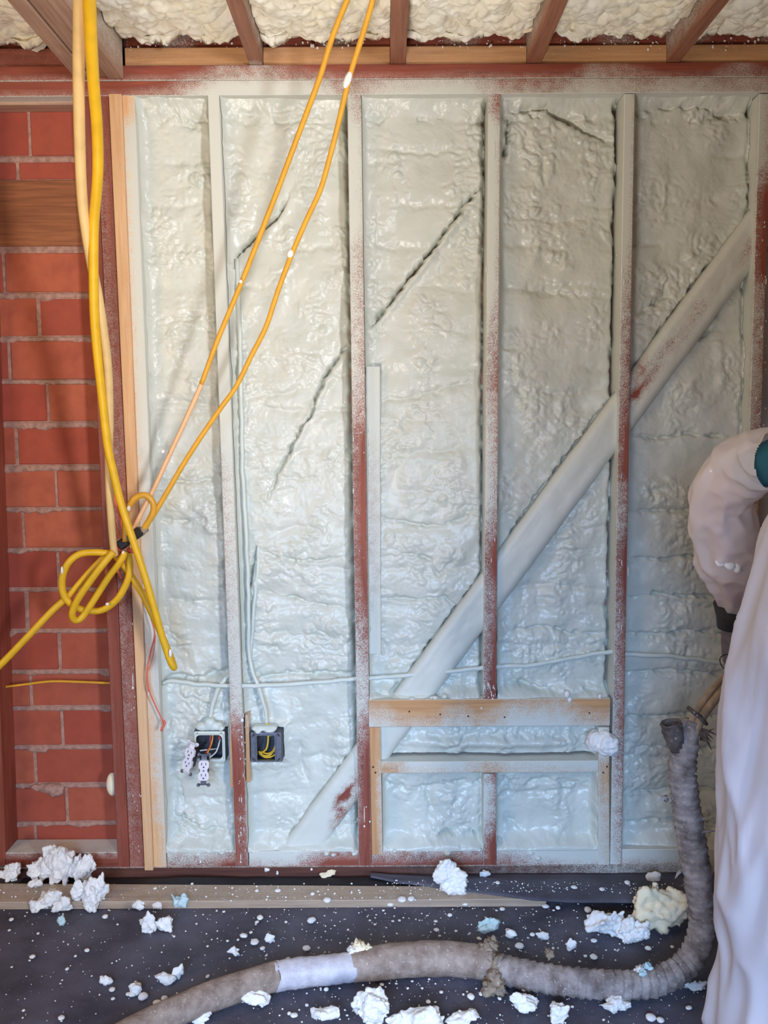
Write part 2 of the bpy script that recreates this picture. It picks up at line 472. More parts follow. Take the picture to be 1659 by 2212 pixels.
# floor -------------------------------------------------------------
gx = np.linspace(-2.4, 2.4, 241); gy = np.concatenate([np.linspace(-5.0, -1.1, 30)[:-1], np.linspace(-1.1, 0.12, 123)])
GX, GY = np.meshgrid(gx, gy, indexing='ij')
GZ = -0.004 + 0.006 * fbm(GX * 3, GY * 6, 3) + 0.004 * np.maximum(0, fbm(GX * 2 + GY * 3, GY * 5 - GX, 9)) * 2
GZ = np.minimum(GZ, 0.004)
o = mk('floor', np.stack([GX, GY, GZ], -1).reshape(-1, 3), grid_faces(*GX.shape), M['felt'])
tag(o, 'dark grey floor sheet speckled with white foam', kind='structure')

# masonry -----------------------------------------------------------
wall = empty('wall_back', (0, BRICK_Y, 0)); tag(wall, 'red clay brick wall seen between the studs on the left', kind='structure')
mv, mf = rbox((0, BRICK_Y + 0.0405, 1.35), (3.9, 0.09, 2.75), 0.002)
mk('mortar_bed', mv, mf, M['mortar'], wall, smooth=False)
rows = [(228, 243, None), (243, 338, 66), (352, 388, None), (548, 632, 10), (645, 727, 85), (738, 820, 23), (830, 910, 105), (924, 1003, 38),
        (1017, 1095, 123), (1103, 1182, 52), (1189, 1268, 128), (1276, 1358, 60), (1366, 1445, 130), (1455, 1523, 68),
        (1534, 1608, 136), (1617, 1690, 77), (1700, 1772, 146), (1781, 1850, 80)]
BW = 0.305
joint_zs = []
for i, (yt, yb, xj) in enumerate(rows):
    if yt == 228: continue
    zt, zb = zpx(yt, BRICK_Y, 100), zpx(yb, BRICK_Y, 100)
    x0 = P(xj if xj is not None else 40, (yt + yb) / 2, BRICK_Y)[0]
    for k in range(-3, 3):
        a = x0 + k * BW + 0.0048; b = x0 + (k + 1) * BW - 0.0048
        if a > -0.84: continue
        b = min(b, -0.815)
        if b - a < 0.02: continue
        dy = random.uniform(-0.002, 0.003)
        v, f = rbox(((a + b) / 2, BRICK_Y + 0.03 + dy - 0.008, (zt + zb) / 2), (b - a, 0.06, zt - zb), 0.003)
        v = v + RNG.normal(0, 0.0006, v.shape)
        mk('brick', v, f, M['brick'], wall, smooth=False)
    joint_zs.append((zb, zt))
# mortar squeezed out of the bed joints
for i in range(len(joint_zs)):
    zb = joint_zs[i][0]
    if i == 1: continue
    znext = joint_zs[i + 1][1] if i + 1 < len(joint_zs) else zb - 0.014
    h = min(zb - znext, 0.03)
    if h < 0.008: h = 0.013
    xs = np.linspace(-1.93, -0.82, 300)
    nv = 7; V = np.zeros((len(xs), nv, 3))
    hang = np.maximum(0, fbm(xs * 14 + i * 7.3, xs * 0 + i * 3.1, 40 + i, 4)) * (0.030 if i % 3 else 0.018) + 0.002
    up = 0.0005 + 0.003 * np.abs(fbm(xs * 40, xs * 0 + i, 80 + i, 3))
    for j in range(nv):
        t = j / (nv - 1)
        V[:, j, 0] = xs
        V[:, j, 2] = (zb + up) * (1 - t) + (zb - h - hang) * t
        prow = math.sin(math.pi * t) ** 0.6 if 0 < t < 1 else 0
        V[:, j, 1] = BRICK_Y - 0.0065 - prow * (0.003 + 0.25 * hang) - 0.002 * prow * fbm(xs * 60, xs * 0 + j * 3.3 + i, 5) + (0.02 if t in (0, 1) else 0)
    mk('mortar_joint', V.reshape(-1, 3), grid_faces(len(xs), nv), M['mortar'], wall)
v, f, n_ = solid([ball(P(110, 1702, BRICK_Y - 0.01), (0.05, 0.014, 0.017)), ball(P(120, 1712, BRICK_Y - 0.01), (0.03, 0.014, 0.014)), ball(P(85, 1700, BRICK_Y - 0.01), (0.03, 0.012, 0.012))], 0.004, 2)
v = v + np.array([mnoise.noise_vector(Vector(q * 60)) for q in v]) * 0.005
mk('mortar_lump', v, f, M['mortar'], wall)
# timber plank set in the brickwork, and the dusty ledge above
zt, zb = zpx(391, BRICK_Y, 100), zpx(533, BRICK_Y, 100)
o = lumber('nailing_plank', (-1.94, BRICK_Y - 0.012, zt), (-1.94, BRICK_Y - 0.012, zb), (-0.9, BRICK_Y - 0.012, zt), (-0.9, BRICK_Y - 0.012, zb), DY(0.04), M['plank'], wall)
tag(o, 'smoke-stained brown plank let into the bricks')
zt, zb = zpx(206, 0.04, 100), zpx(226, 0.04, 100)
lumber('ledge_board', (-1.7, 0.04, zt), (-1.7, 0.04, zb), (-0.92, 0.04, zt), (-0.92, 0.04, zb), DY(0.08), M['grey_wood'], wall)

# board wall added out of view to cast shade on the right-hand bays
shade_wall = empty('shade_wall_right', (1.70, -1.4, 0)); tag(shade_wall, 'added unseen board-clad wall shading the right-hand bays', kind='structure')
for k in range(12):
    y0 = 0.10 - k * 0.25
    lumber('shade_wall_board', (1.70, y0, 0.0), (1.70, y0 - 0.246, 0.0), (1.70, y0, 2.70), (1.70, y0 - 0.246, 2.70), (0.025, 0, 0), M['plank'], shade_wall, 2)

# timber frame ------------------------------------------------------
frame = empty('stud_wall_frame', (0, 0.04, 0)); tag(frame, 'red-stained timber stud frame dusted with pale overspray', 'wall frame', kind='structure')
TAN = 'old_wood'
def stud(name, xt, xb, yt, yb, mat, p, side_l=1.0, side_r=1.0, slope=0.35, depth=0.098, Y=0.0, lab=None, seg=90):
    a0, b0 = P(xt[0], yt, Y), P(xt[1], yt, Y); a1, b1 = P(xb[0], yb, Y), P(xb[1], yb, Y)
    pf = prof(p)
    def sp(u, s, t, side):
        y = yt + (yb - yt) * u
        if side == 'F': return pf(y) + slope * (0.5 - s) * (1 if 0.02 < pf(y) < 1.15 else 0.2)
        if side == 'L': return side_l if t > 0.1 else max(side_l * 0.8, pf(y))
        return side_r if t > 0.1 else max(side_r * 0.6, pf(y))
    o = lumber(name, a0, b0, a1, b1, DY(depth), M[mat], frame, seg, sp)
    if lab: o['label'] = lab
    return o
N0 = [(0, 0), (3000, 0)]
stud('stud', (-75, -48), (-15, 12), 203, 1870, 'old_wood', N0, 0, 0)
stud('stud', (178, 204), (255, 280), 203, 1885, 'old_wood', N0, 0, 0)
stud('stud', (205, 233), (281, 311), 203, 1885, 'old_wood', [(0, 0.02), (900, .12), (3000, .05)], 0, 0.2, 0.1)
stud('stud', (234, 262), (312, 331), 203, 1880, 'pine', [(0, 0), (400, .05), (3000, .02)], 0, 0, -0.1, Y=-0.006, lab='pale new pine stud, left one of the pair')
stud('stud', (263, 290), (332, 360), 203, 1880, 'pine', [(0, .0), (235, .1), (255, .55), (275, 1.0), (700, 1.0), (1000, 1.0), (1350, .95), (1500, .65), (1580, .4), (1650, .6), (1700, .25), (1750, .5), (1790, .1), (3000, 0)],
     0, 1.1, -0.75, lab='pale new pine stud half coated in foam')
stud('stud', (448, 473), (509, 536), 203, 1870, 'old_wood', [(0, 1), (230, 1.15), (850, 1.15), (1000, .9), (1200, .88), (1400, .95), (1480, .85), (1520, .6), (1550, .22), (1580, .03), (1700, 0), (1770, .12), (1850, .08)], 1, 1.1, -0.12)
stud('stud', (750, 780), (775, 802), 203, 1870, 'old_wood', [(0, .5), (230, .75), (280, 1.1), (460, 1.1), (520, .78), (650, .75), (760, .72), (850, .5), (900, .12), (1000, .05), (1200, .05), (1250, .12), (1330, .35), (1420, .7), (1490, .75), (1540, .4), (1590, .12), (1650, .04), (1870, 0)], 1.1, 1.0, 0.35)
stud('stud', (1055, 1081), (1044, 1072), 203, 1511, 'old_wood', [(0, .35), (235, .5), (270, 1.1), (600, 1.05), (660, .8), (740, .5), (800, .45), (860, .7), (1050, .85), (1110, .6), (1150, .2), (1200, .08), (1260, .35), (1330, .3), (1400, .2), (1470, .12), (1511, .02)], 1.1, 1.0, 0.55)
stud('cripple_stud', (1045, 1072), (1044, 1072), 1672, 1870, 'old_wood', [(0, .2), (1685, .5), (1700, .85), (1760, .75), (1800, .35), (1825, .05), (1870, 0)], 1.1, 1.0, 0.7, seg=30)
stud('stud', (1349, 1372), (1318, 1343), 203, 1870, 'old_wood', [(0, 1.1), (480, 1.05), (560, .85), (640, .6), (720, .5), (820, .4), (900, .12), (980, .05), (1010, .4), (1090, .5), (1150, .15), (1200, .1), (1280, .3), (1500, .35), (1600, .5), (1750, .7), (1870, .9)], 1.15, 0.9, 0.5)
stud('stud', (1641, 1667), (1590, 1616), 203, 1870, 'old_wood', [(0, 1.0), (330, .9), (400, .1), (560, .05), (600, .5), (800, .6), (950, .4), (1100, .6), (1870, .7)], 1.1, 0.8, 0.4)
stud('stud', (1935, 1962), (1868, 1895), 203, 1870, 'old_wood', [(0, .8), (900, .3), (1870, .6)], 1, 1, 0.2)

def hor(name, y0, y1, xa, xb, mat, p, Y=0.0, depth=0.1, parent=frame, seg=120, under=1.0, top=1.0, slope=0.0, lab=None):
    za = zpx(y0, Y, 830); zb = zpx(y1, Y, 830)
    pf = prof(p)
    def sp(u, s, t, side):
        X = xa + (xb - xa) * u; px = IW / 2 + X / 2.62 * FPX * 0.985
        if side == 'F': return pf(px) + slope * (s - 0.5)
        return (top if side == 'L' else under)
    o = lumber(name, (xa, Y, za), (xa, Y, zb), (xb, Y, za), (xb, Y, zb), DY(depth), M[mat], parent, seg, sp)
    if lab: o['label'] = lab
    return o
hor('top_plate', 171, 203.5, XL, XR, 'old_wood', [(0, .0), (300, .0), (390, .12), (440, .5), (480, .95), (520, 1.1), (690, 1.0), (745, .5), (785, .45), (840, .85), (1000, 1.0), (1050, .65), (1090, .4), (1180, .45), (1240, .85), (1300, .8), (1370, .55), (1410, .75), (1470, .8), (1520, .45), (1570, .7), (1659, .3)], -0.002, 0.1, slope=0.35)
hor('top_plate', 138, 170.5, XL, XR, 'old_wood', [(0, .0), (400, .0), (460, .12), (500, .4), (590, .5), (650, .2), (760, .04), (900, .0), (1000, .06), (1100, .0), (1220, .03), (1260, .38), (1330, .25), (1400, .0), (1500, .02), (1560, .38), (1600, .12), (1659, .0)], 0.0, 0.1, slope=0.35, top=0.1)
hor('sole_plate', 1871, 1896, XL, XR, 'dark_wood', [(0, 0), (800, .0), (1200, .15), (1330, .5), (1700, .6)], -0.004, 0.11, top=0.5)
def block(x0, x1, p, lab=None):
    xa, xb = P(x0, 1855)[0], P(x1, 1855)[0]
    hor('sole_block', 1838, 1870.5, xa, xb, 'old_wood', p, 0.002, 0.09, seg=30, slope=-0.6)
block(12, 254, N0)
block(361, 508, [(0, .9), (430, .6), (470, .25), (500, .1), (3000, 0)])
block(538, 774, [(0, .3), (560, .95), (620, 1.0), (660, .5), (700, .1), (3000, .05)])
block(803, 1043, [(0, .2), (900, .3), (990, .25), (3000, .05)])
block(1073, 1317, [(0, .1), (1110, .5), (1160, .9), (1250, 1.1), (3000, 1)])
block(1344, 1606, [(0, 1), (3000, 1)])

# framed opening low on the wall
hor('header_board', 1512, 1571, P(797, 1540)[0], P(1317, 1540)[0], 'pine_old',
    [(0, .6), (830, .45), (860, .1), (940, .05), (960, .35), (1000, .45), (1030, .1), (1075, .35), (1110, .75), (1220, .7), (1250, .35), (1290, .2), (1317, .2)], -0.004, 0.038, seg=80, slope=0.9, top=.9, lab='pale pine header partly dusted with spray')
stud('jack_stud', (798, 822), (803, 827), 1571, 1846, 'pine_old', [(0, 0), (1640, .02), (1700, .2), (1846, .1)], 0, 1.0, -0.9, 0.09, -0.002, lab='pale pine jack stud', seg=30)
stud('jack_stud', (1293, 1317), (1293, 1317), 1571, 1870, 'pine_old', [(0, 1.1), (1630, .9), (1650, .35), (1690, .3), (1740, .7), (1870, .9)], 1.1, 0, 0.4, 0.09, -0.002, lab='pale pine jack stud under a foam blob', seg=30)
hor('shelf_rail', 1646, 1671, P(823, 1658)[0], P(1292, 1658)[0], 'pine_old', [(0, .2), (850, .35), (880, .85), (1000, .95), (1030, .6), (1070, .45), (1110, .8), (1300, 1.0)], 0.0, 0.085, seg=60, slope=-.3, top=1.0, lab='pale rail coated with spray on its top')
for (px, py) in ((884, 1537), (951, 1543), (1011, 1547), (1090, 1549), (1273, 1540), (811, 1669), (806, 1657), (1303, 1669), (1311, 1656)):
    c = P(px, py, -0.004)
    v, f = tube([c + np.array([0, 0.002, 0]), c - np.array([0, 0.0012, 0])], 0.0028, 10)
    mk('nail', v, f, M['nail'], frame)
# sister strips beside the box stud, furring strip in the third bay
stud('side_strip', (495, 505), (497, 508), 1545, 1700, 'pine_old', [(0, .9), (1560, .3), (1590, .05), (1870, 0)], .6, 0, 0, 0.07, 0.004, seg=20, lab='thin pale strip beside the stud')
stud('side_strip', (529, 537), (532, 541), 1545, 1690, 'pine_old', [(0, .9), (1560, .3), (1590, .05), (1870, 0)], 0, .6, 0, 0.07, 0.004, seg=20, lab='thin pale strip beside the stud')
stud('furring_strip', (790, 821), (795, 823), 792, 1412, 'old_wood', [(0, 1.1), (900, 1.05), (1000, .85), (1250, .85), (1412, 1.1)], 1, 1.1, -0.1, 0.05, 0.036, seg=60, lab='spray-coated furring strip beside the stud')
# let-in diagonal brace
BY = 0.036
def on_upper(x): return 470 + (1620 - x) * 1.357
u0, u1 = P(1760, on_upper(1760), BY), P(560, on_upper(560), BY)
dirv = (u1 - u0) / np.linalg.norm(u1 - u0); perp = np.array([-dirv[2], 0, dirv[0]])
if perp[0] < 0: perp = -perp
nu, nv = 620, 34; Lb = np.linalg.norm(u1 - u0); Wb = 0.088
Ub, Vb = np.meshgrid(np.linspace(0, 1, nu), np.linspace(0, 1, nv), indexing='ij')
pos = u0 + (u1 - u0) * Ub[..., None] + perp * (Wb * (Vb + 0.03 * fbm(Ub * Lb * 14, Vb * 0 + (Vb > .5) * 3, 61, 3)))[..., None]
dep = 0.0022 * fbm(Ub * Lb * 18, Vb * 2.2, 62, 4) + 0.004 * fbm(Ub * Lb * 5, Vb * 1.0, 63, 2)
dep = dep + 0.022 * np.exp(-Vb / 0.02) + 0.020 * np.exp(-(1 - Vb) / 0.05)
pos[..., 1] += dep
pxb = IW / 2 + pos[..., 0] / 2.66 * FPX; spb = np.full(pxb.shape, 1.1)
for (cx, rr, ss, am) in ((1372, 26, 0.30, 1.2), (1450, 70, 0.45, 0.45), (1606, 26, 0.6, 0.6), (742, 26, 0.62, 1.15), (720, 14, 0.78, .7)):
    spb -= am * np.exp(-((pxb - cx) / rr) ** 2 - ((Vb - ss) / 0.28) ** 2) * (0.8 + 1.2 * fbm(Ub * Lb * 16, Vb * 2.5, 64, 3))
gcb = np.stack([Ub * Lb, Vb * Wb, Vb * 0], -1).reshape(-1, 3)
Vt = pos.reshape(-1, 3); back = Vt[[0, nv - 1, (nu - 1) * nv, nu * nv - 1]] + DY(0.02)
o = mk('diagonal_brace', Vt, grid_faces(nu, nv)[:, ::-1].copy(), M['old_wood'], frame, attrs={'spray': np.clip(spb, 0, 1.1).ravel(), 'gc': gcb})
md = o.modifiers.new('thick', 'SOLIDIFY'); md.thickness = 0.016
md.offset = -1
tag(o, 'wide diagonal brace buried in pale foam')

# ceiling -----------------------------------------------------------
ceil = empty('ceiling', (0, -1.2, ZJ)); tag(ceil, 'open joist ceiling packed with cream foam', kind='structure')
def fore(name, px0, px1, z0, h, mat, y_end=0.09, y_start=-2.3, sp=None, lab=None, Y=0.0):
    xa, xb = P(px0, 137, Y)[0], P(px1, 137, Y)[0]
    def spf(u, s, t, side):
        y = y_start + (y_end - y_start) * u
        if side == 'F': return sp(y) if sp else 0.0
        return 0.0 if t < 0.25 else 0.45
    o = lumber(name, (xa, y_start, z0), (xb, y_start, z0), (xa, y_end, z0), (xb, y_end, z0), (0, 0, h), M[mat], ceil, 60, spf)
    if lab: o['label'] = lab
    return o
near = lambda y: 0.75 if y > -0.02 else 0.02
for (a, b, m) in ((538, 567, 1), (843, 876, 0), (1139, 1170, 0), (1443, 1470, 0), (1745, 1773, 0)):
    fore('joist', a, b, ZJ + 0.0005, 0.19, 'brown_wood', sp=(near if m else None))
zb_ = zpx(168)
for (a, b, dz) in ((163, 196, 0.0), (198, 231, 0.006), (233, 266, 0.0)):
    fore('beam_board', a, b, zb_ + dz, 0.2, 'grey_wood', y_end=-0.004, lab='dusty grey-brown beam board')
fore('joist', -150, -120, ZJ, 0.19, 'brown_wood')
zt = ZJ + 0.15
for (a, b, sp_) in ((268, 537, .12), (568, 842, .15), (877, 1138, .1), (1171, 1442, .1), (1471, 1744, .1), (-119, 162, .0)):
    xa, xb = P(a, 137)[0], P(b, 137)[0]
    def bs(u, s, t, side, q=sp_): return 0.04 if side == 'F' else 0.2
    zm = ZJ + 0.055
    o = lumber('blocking', (xa, 0.012, zm), (xa, 0.012, ZJ + 0.001), (xb, 0.012, zm), (xb, 0.012, ZJ + 0.001), DY(0.04), M['old_wood' if a < 0 else 'pine_old'], ceil, 40, bs)
    o['label'] = 'red stained blocking board' if a < 0 else 'pale pine blocking board'
    def bs2(u, s, t, side, q=sp_): return max(0.0, q + 0.35 * math.sin(u * 9 + a) + 0.5 * (0.6 - s)) if side == 'F' else 0.2
    o = lumber('blocking', (xa, 0.026, zt), (xa, 0.026, zm + .001), (xb, 0.026, zt), (xb, 0.026, zm + .001), DY(0.03), M['old_wood'], ceil, 40, bs2)
    o['label'] = 'red-brown board above the blocking'
o = lumber('roof_deck', (-2.0, 0.12, ZJ + 0.192), (-2.0, -2.4, ZJ + 0.192), (2.0, 0.12, ZJ + 0.192), (2.0, -2.4, ZJ + 0.192), (0, 0, 0.02), M['deck'], ceil, 4)

# ================================================================== FOAM
YF = 0.058
def line_x(p0, p1):                       # straight edge in the wall plane as X of z
    (xa, za), (xb, zb) = p0, p1
    return lambda z: xa + (xb - xa) * (z - za) / (zb - za)
def edge(px_t, px_b, yt=203, yb=1870, Y=0.0):
    a, b = P(px_t, yt, Y), P(px_b, yb, Y); return line_x((a[0], a[2]), (b[0], b[2]))
def pl(pts, Y=YF): return [(P(x, y, Y)[0], P(x, y, Y)[2]) for x, y in pts]
def foam_bay(name, label, xl, xr, z0, z1, seed, cracks=(), ridges=(), gapR=1.0, gapL=0.0, filR=0.0, amp=1.0, step=0.0032, base=YF, bot=0.03, top=0.025, lumpy=1.0, coarse=1.0, gloss=None, group=None, pits=()):
    nz = int((z1 - z0) / step); nx = int((xr((z0 + z1) / 2) - xl((z0 + z1) / 2)) / step)
    Z, U = np.meshgrid(np.linspace(z0, z1, nz), np.linspace(0, 1, nx), indexing='ij')
    A = xl(Z); B = xr(Z); X = A + (B - A) * U
    dl = X - A; dr = B - X; dt = z1 - Z; db = Z - z0
    wx = X + 0.02 * fbm(X * 9, Z * 9, seed + 1, 3); wz = Z + 0.02 * fbm(X * 9 + 5, Z * 9 + 3, seed + 2, 3)
    h = 0.018 * fbm(X * 4.2, Z * 3.4, seed, 3) + 0.006 * fbm(X * 11, Z * 10, seed + 40, 2)
    patch = sstep(-0.15, 0.35, fbm(X * 5.5, Z * 4.5, seed + 8, 3))           # smooth and lumpy patches
    bill = np.abs(perlin(wx * 22, wz * 26, seed + 3)) * 2.2
    h += 0.0048 * lumpy * bill * (0.15 + patch)
    h += 0.0026 * lumpy * (np.abs(perlin(wx * 48, wz * 52, seed + 4)) * 2.4) * (0.15 + patch)
    pim = sstep(-0.2, 0.3, fbm(X * 8, Z * 7, seed + 15, 2))
    h += 0.0023 * lumpy * domes(X * 78, Z * 82, seed + 5) * (0.25 + 0.9 * pim)
    h += 0.0034 * coarse * domes(wx * 30, wz * 33, seed + 6) * patch
    # faint brick courses telegraphing through
    zz = Z / 0.128 + 0.18 * fbm(X * 6, Z * 2, seed + 11, 3) + 0.07 * fbm(X * 30, Z * 10, seed + 12, 2)
    fr = np.abs(zz - np.round(zz)) * 0.128
    h -= 0.005 * np.exp(-(fr / 0.010) ** 2) * sstep(0.0, 0.3, fbm(X * 5 + 9, Z * 6, seed + 13, 2)) * amp
    h -= 0.005 * np.exp(-(fr / 0.024) ** 2) * 0.6 * amp
    for (pts, dep, wid) in cracks:
        d, sd, par = seg_dist(X + 0.009 * fbm(X * 32, Z * 32, seed + 21, 3), Z + 0.009 * fbm(X * 32 + 7, Z * 32, seed + 22, 3), pl(pts))
        vary = np.clip(0.9 + 1.5 * fbm(X * 22, Z * 22, seed + 23, 2), 0.25, 1.8)
        fade = np.sin(np.pi * np.clip(par, 0.02, 0.98)) ** 0.5
        if dep >= 0.018: fade = np.clip(fade * 1.3, 0, 1); vary = np.clip(vary, 0.7, 1.3)
        h -= 1.4 * dep * np.exp(-(d / (wid * vary)) ** 2) * fade * np.clip(vary, 0.4, 1.2) + 0.004 * np.exp(-(d / 0.02) ** 2) * fade
    for (pts, hei, wid, off) in ridges:
        d, sd, par = seg_dist(X, Z, pl(pts)); fade = np.sin(np.pi * np.clip(par, 0.02, 0.98)) ** 0.4
        h += hei * np.exp(-(np.abs(d * sd - off) / wid) ** 2) * fade
    nz1 = fbm(X * 12, Z * 14, seed + 31, 3); nz2 = fbm(X * 25, Z * 22, seed + 32, 3)
    h += 0.026 * np.exp(-np.clip(dl, 0, 1) / 0.009) * (1 - gapL)
    h -= gapL * 0.030 * np.exp(-(dl / (0.010 + 0.004 * nz1)) ** 2)
    h += filR * 0.026 * np.exp(-np.clip(dr, 0, 1) / 0.009)
    h -= gapR * 0.050 * np.exp(-(dr / (0.0095 + 0.007 * nz1)) ** 2) * np.clip(0.85 + 0.8 * nz2, 0.3, 1.3)
    h += top * np.exp(-dt / 0.028) - 0.012 * np.exp(-((dt - 0.055 - 0.02 * nz1) / 0.012) ** 2) * sstep(-.1, .3, nz2)
    h += bot * np.exp(-(db / (0.028 + 0.012 * nz1)) ** 2)
    h = np.minimum(h, base - 0.002)
    for (bx_, bz_, bw_) in pits:                                           # room for a junction box, foam banked up round it
        q = np.maximum(np.abs(X - bx_), np.abs(Z - bz_)) - bw_ / 2
        h = np.where(q < 0.002, -0.026, h + (0.030 * np.exp(-np.clip(q, 0, 1) / 0.016)) * (1 + 0.6 * nz2))
    h = np.minimum(h, base - 0.002)
    Yv = base - h
    o = mk(name, np.stack([X, Yv, Z], -1).reshape(-1, 3), grid_faces(nz, nx)[:, ::-1].copy(), M['foam_green'])
    tag(o, label, 'spray foam', group or 'spray foam between the studs'); return o
C1, C2, C3 = (0.012, 0.006), (0.024, 0.0045), (0.005, 0.009)
def ck(pts, s=C1): return (pts, s[0], s[1])
zf0 = Z_BLK - 0.004
foam_bay('foam_insulation', 'narrow pale green foam strip right of the pine studs, left of the sockets stud', edge(290, 360), edge(449, 510), zf0, Z_TP, 101,
         [ck([(350, 700), (395, 688), (440, 675)], C3), ck([(345, 872), (400, 868), (460, 875)], C3), ck([(350, 1035), (410, 1042), (470, 1036)]), ck([(355, 1120), (410, 1128), (475, 1108)]),
          ck([(360, 1290), (410, 1300), (485, 1296)], C3), ck([(365, 1464), (420, 1466), (490, 1450)], (0.022, 0.012)), ck([(390, 1690), (400, 1770), (440, 1790), (505, 1788)]), ck([(375, 240), (395, 270), (430, 280)]), ck([(385, 1650), (372, 1720), (385, 1790)], C3),
          ck([(395, 230), (420, 260), (445, 262)], C3)], lumpy=1.25, bot=0.045, pits=((P(453, 1612, 0)[0], P(453, 1612, 0)[2], .103),))
foam_bay('foam_insulation', 'pale green foam bay with a short crack, behind the crossing yellow cords', edge(474, 537), edge(749, 774), zf0, Z_TP, 202,
         [ck([(622, 425), (600, 465), (570, 492), (540, 520), (512, 552), (510, 578)], C2), ck([(752, 745), (725, 775), (692, 835), (668, 900), (640, 940), (622, 985), (600, 1020), (580, 1080)], C2),
          ck([(545, 1024), (590, 1027), (650, 1034), (700, 1030)], C3), ck([(560, 1190), (598, 1204), (620, 1208), (690, 1212), (755, 1200)]), ck([(562, 1275), (600, 1288), (640, 1292), (665, 1302), (735, 1310)]),
          ck([(550, 1360), (640, 1372), (745, 1374)], C3), ck([(555, 1465), (640, 1456), (760, 1455)], (0.018, 0.010)), ck([(530, 852), (610, 852), (650, 840)], C3), ck([(553, 1180), (545, 1230), (537, 1285)], (0.024, 0.004)),
          ck([(505, 245), (570, 250), (650, 232), (720, 240)], C3), ck([(648, 1590), (650, 1650), (665, 1690)], C3), ck([(770, 1612), (735, 1665), (700, 1718), (680, 1735), (672, 1750), (640, 1795)], (0.026, 0.005)), ck([(545, 1815), (620, 1815), (720, 1810)], C3)],
         [([(622, 425), (570, 500), (512, 560)], 0.010, 0.016, 0.016), ([(752, 745), (692, 835), (640, 940), (590, 1050)], 0.012, 0.013, 0.012), ([(512, 575), (522, 800), (528, 1000)], 0.006, 0.006, 0)], lumpy=1.0, bot=0.05, pits=((P(575, 1614, 0)[0], P(575, 1614, 0)[2], .103),))
z_hd = zpx(1514)
foam_bay('foam_insulation', 'pale green foam bay with a long thin diagonal crack above the header', edge(781, 803), edge(1054, 1043), z_hd, Z_TP, 303,
         [ck([(1042, 402), (1005, 440), (985, 470), (940, 530), (880, 605), (830, 670), (792, 718)], (0.030, 0.005)), ck([(800, 872), (850, 862), (900, 858), (985, 832), (1042, 822)], C3), ck([(862, 925), (880, 905), (950, 910)], C3),
          ck([(820, 1118), (880, 1130), (950, 1138), (1020, 1112)]), ck([(825, 1202), (900, 1195), (930, 1212), (945, 1245), (985, 1205)]), ck([(825, 1290), (900, 1298), (960, 1290), (985, 1310)]), ck([(830, 1395), (845, 1422), (870, 1410)], C3),
          ck([(1038, 1240), (985, 1320), (930, 1395), (890, 1450)], (0.024, 0.005)), ck([(800, 1490), (840, 1495), (868, 1480)], (0.02, 0.008)), ck([(930, 1500), (960, 1492)], (0.02, 0.01)), ck([(800, 320), (900, 330), (1030, 322)], C3)],
         [([(1042, 402), (985, 470), (880, 605), (792, 718)], 0.014, 0.011, 0.014)], bot=0.045, lumpy=1.05)
foam_bay('foam_insulation', 'pale green foam bay holding the broad diagonal ridge, above the header on the right', edge(1082, 1073), edge(1348, 1318), z_hd, Z_TP, 404,
         [ck([(1090, 248), (1180, 235), (1230, 262), (1262, 285), (1320, 305)], (0.02, 0.008)), ck([(1325, 225), (1330, 245)], (0.045, 0.010)), ck([(1100, 255), (1088, 340)], (0.03, 0.005)), ck([(1100, 620), (1190, 632), (1310, 640)], C3), ck([(1100, 840), (1200, 850), (1310, 838)], C3),
          ck([(1312, 868), (1200, 1022), (1150, 1085), (1115, 1140), (1080, 1195)], (0.022, 0.0045)), ck([(1090, 1362), (1180, 1352), (1230, 1368), (1310, 1366)]), ck([(1085, 1470), (1200, 1490), (1310, 1486)], (0.018, 0.009)), ck([(1090, 1270), (1200, 1262), (1310, 1275)], C3),
          ck([(1100, 470), (1200, 478), (1300, 470)], C3)], bot=0.05, lumpy=0.95)
foam_bay('foam_insulation', 'shaded grey-green foam bay at the right, left of the person', edge(1373, 1344), edge(1640, 1590), zf0, Z_TP, 505,
         [ck([(1350, y), (1420, y + 6 * (-1) ** k), (1480, y - 4), (1560, y + 2), (1600, y + 4)], (0.012, 0.006)) for k, y in enumerate((940, 1108, 1205, 1290, 1366, 1456, 1545, 1618, 1705, 1775))] +
         [ck([(1380, 240), (1500, 232), (1560, 248), (1625, 240)]), ck([(1618, 232), (1628, 246)], (0.035, 0.008)), ck([(1618, 480), (1560, 545), (1500, 615), (1440, 700), (1375, 790)], (0.018, 0.005)), ck([(1440, 605), (1435, 640), (1380, 680)]), ck([(1560, 655), (1520, 720), (1500, 730)], (0.014, 0.007))],
         lumpy=0.8, gapR=0.5, filR=0.5)
foam_bay('foam_insulation', 'pale foam bay beyond the last stud behind the person', edge(1668, 1617), edge(1934, 1867), zf0, Z_TP, 606, step=0.006, lumpy=0.9)
zA, zB = zpx(1571), zpx(1640)
foam_bay('foam_insulation', 'long bulging roll of foam directly below the pine header', edge(823, 823), edge(1292, 1292), zB, zA, 707,
         [ck([(830, 1600), (850, 1640)], C3), ck([(865, 1633), (1000, 1634), (1260, 1633)], (0.03, 0.006))], [([(860, 1600), (1260, 1600)], 0.024, 0.02, 0)], bot=0.0, top=-0.01, base=0.055, lumpy=1.2, amp=0.2, gapR=-0.4)
zC = zpx(1671)
foam_bay('foam_insulation', 'small bluish foam panel under the rail, left of the short stud', edge(825, 828, 1671, 1870), edge(1045, 1044, 1671, 1870), zf0, zC, 808,
         [ck([(830, 1690), (900, 1700), (1030, 1690)], C3), ck([(945, 1800), (965, 1792), (985, 1798)], (0.02, 0.004)), ck([(1022, 1792), (1030, 1806)], (0.03, 0.006)), ck([(920, 1700), (930, 1740), (925, 1790)], C3)], bot=0.05, lumpy=1.2, amp=0.4, gapR=0.3)
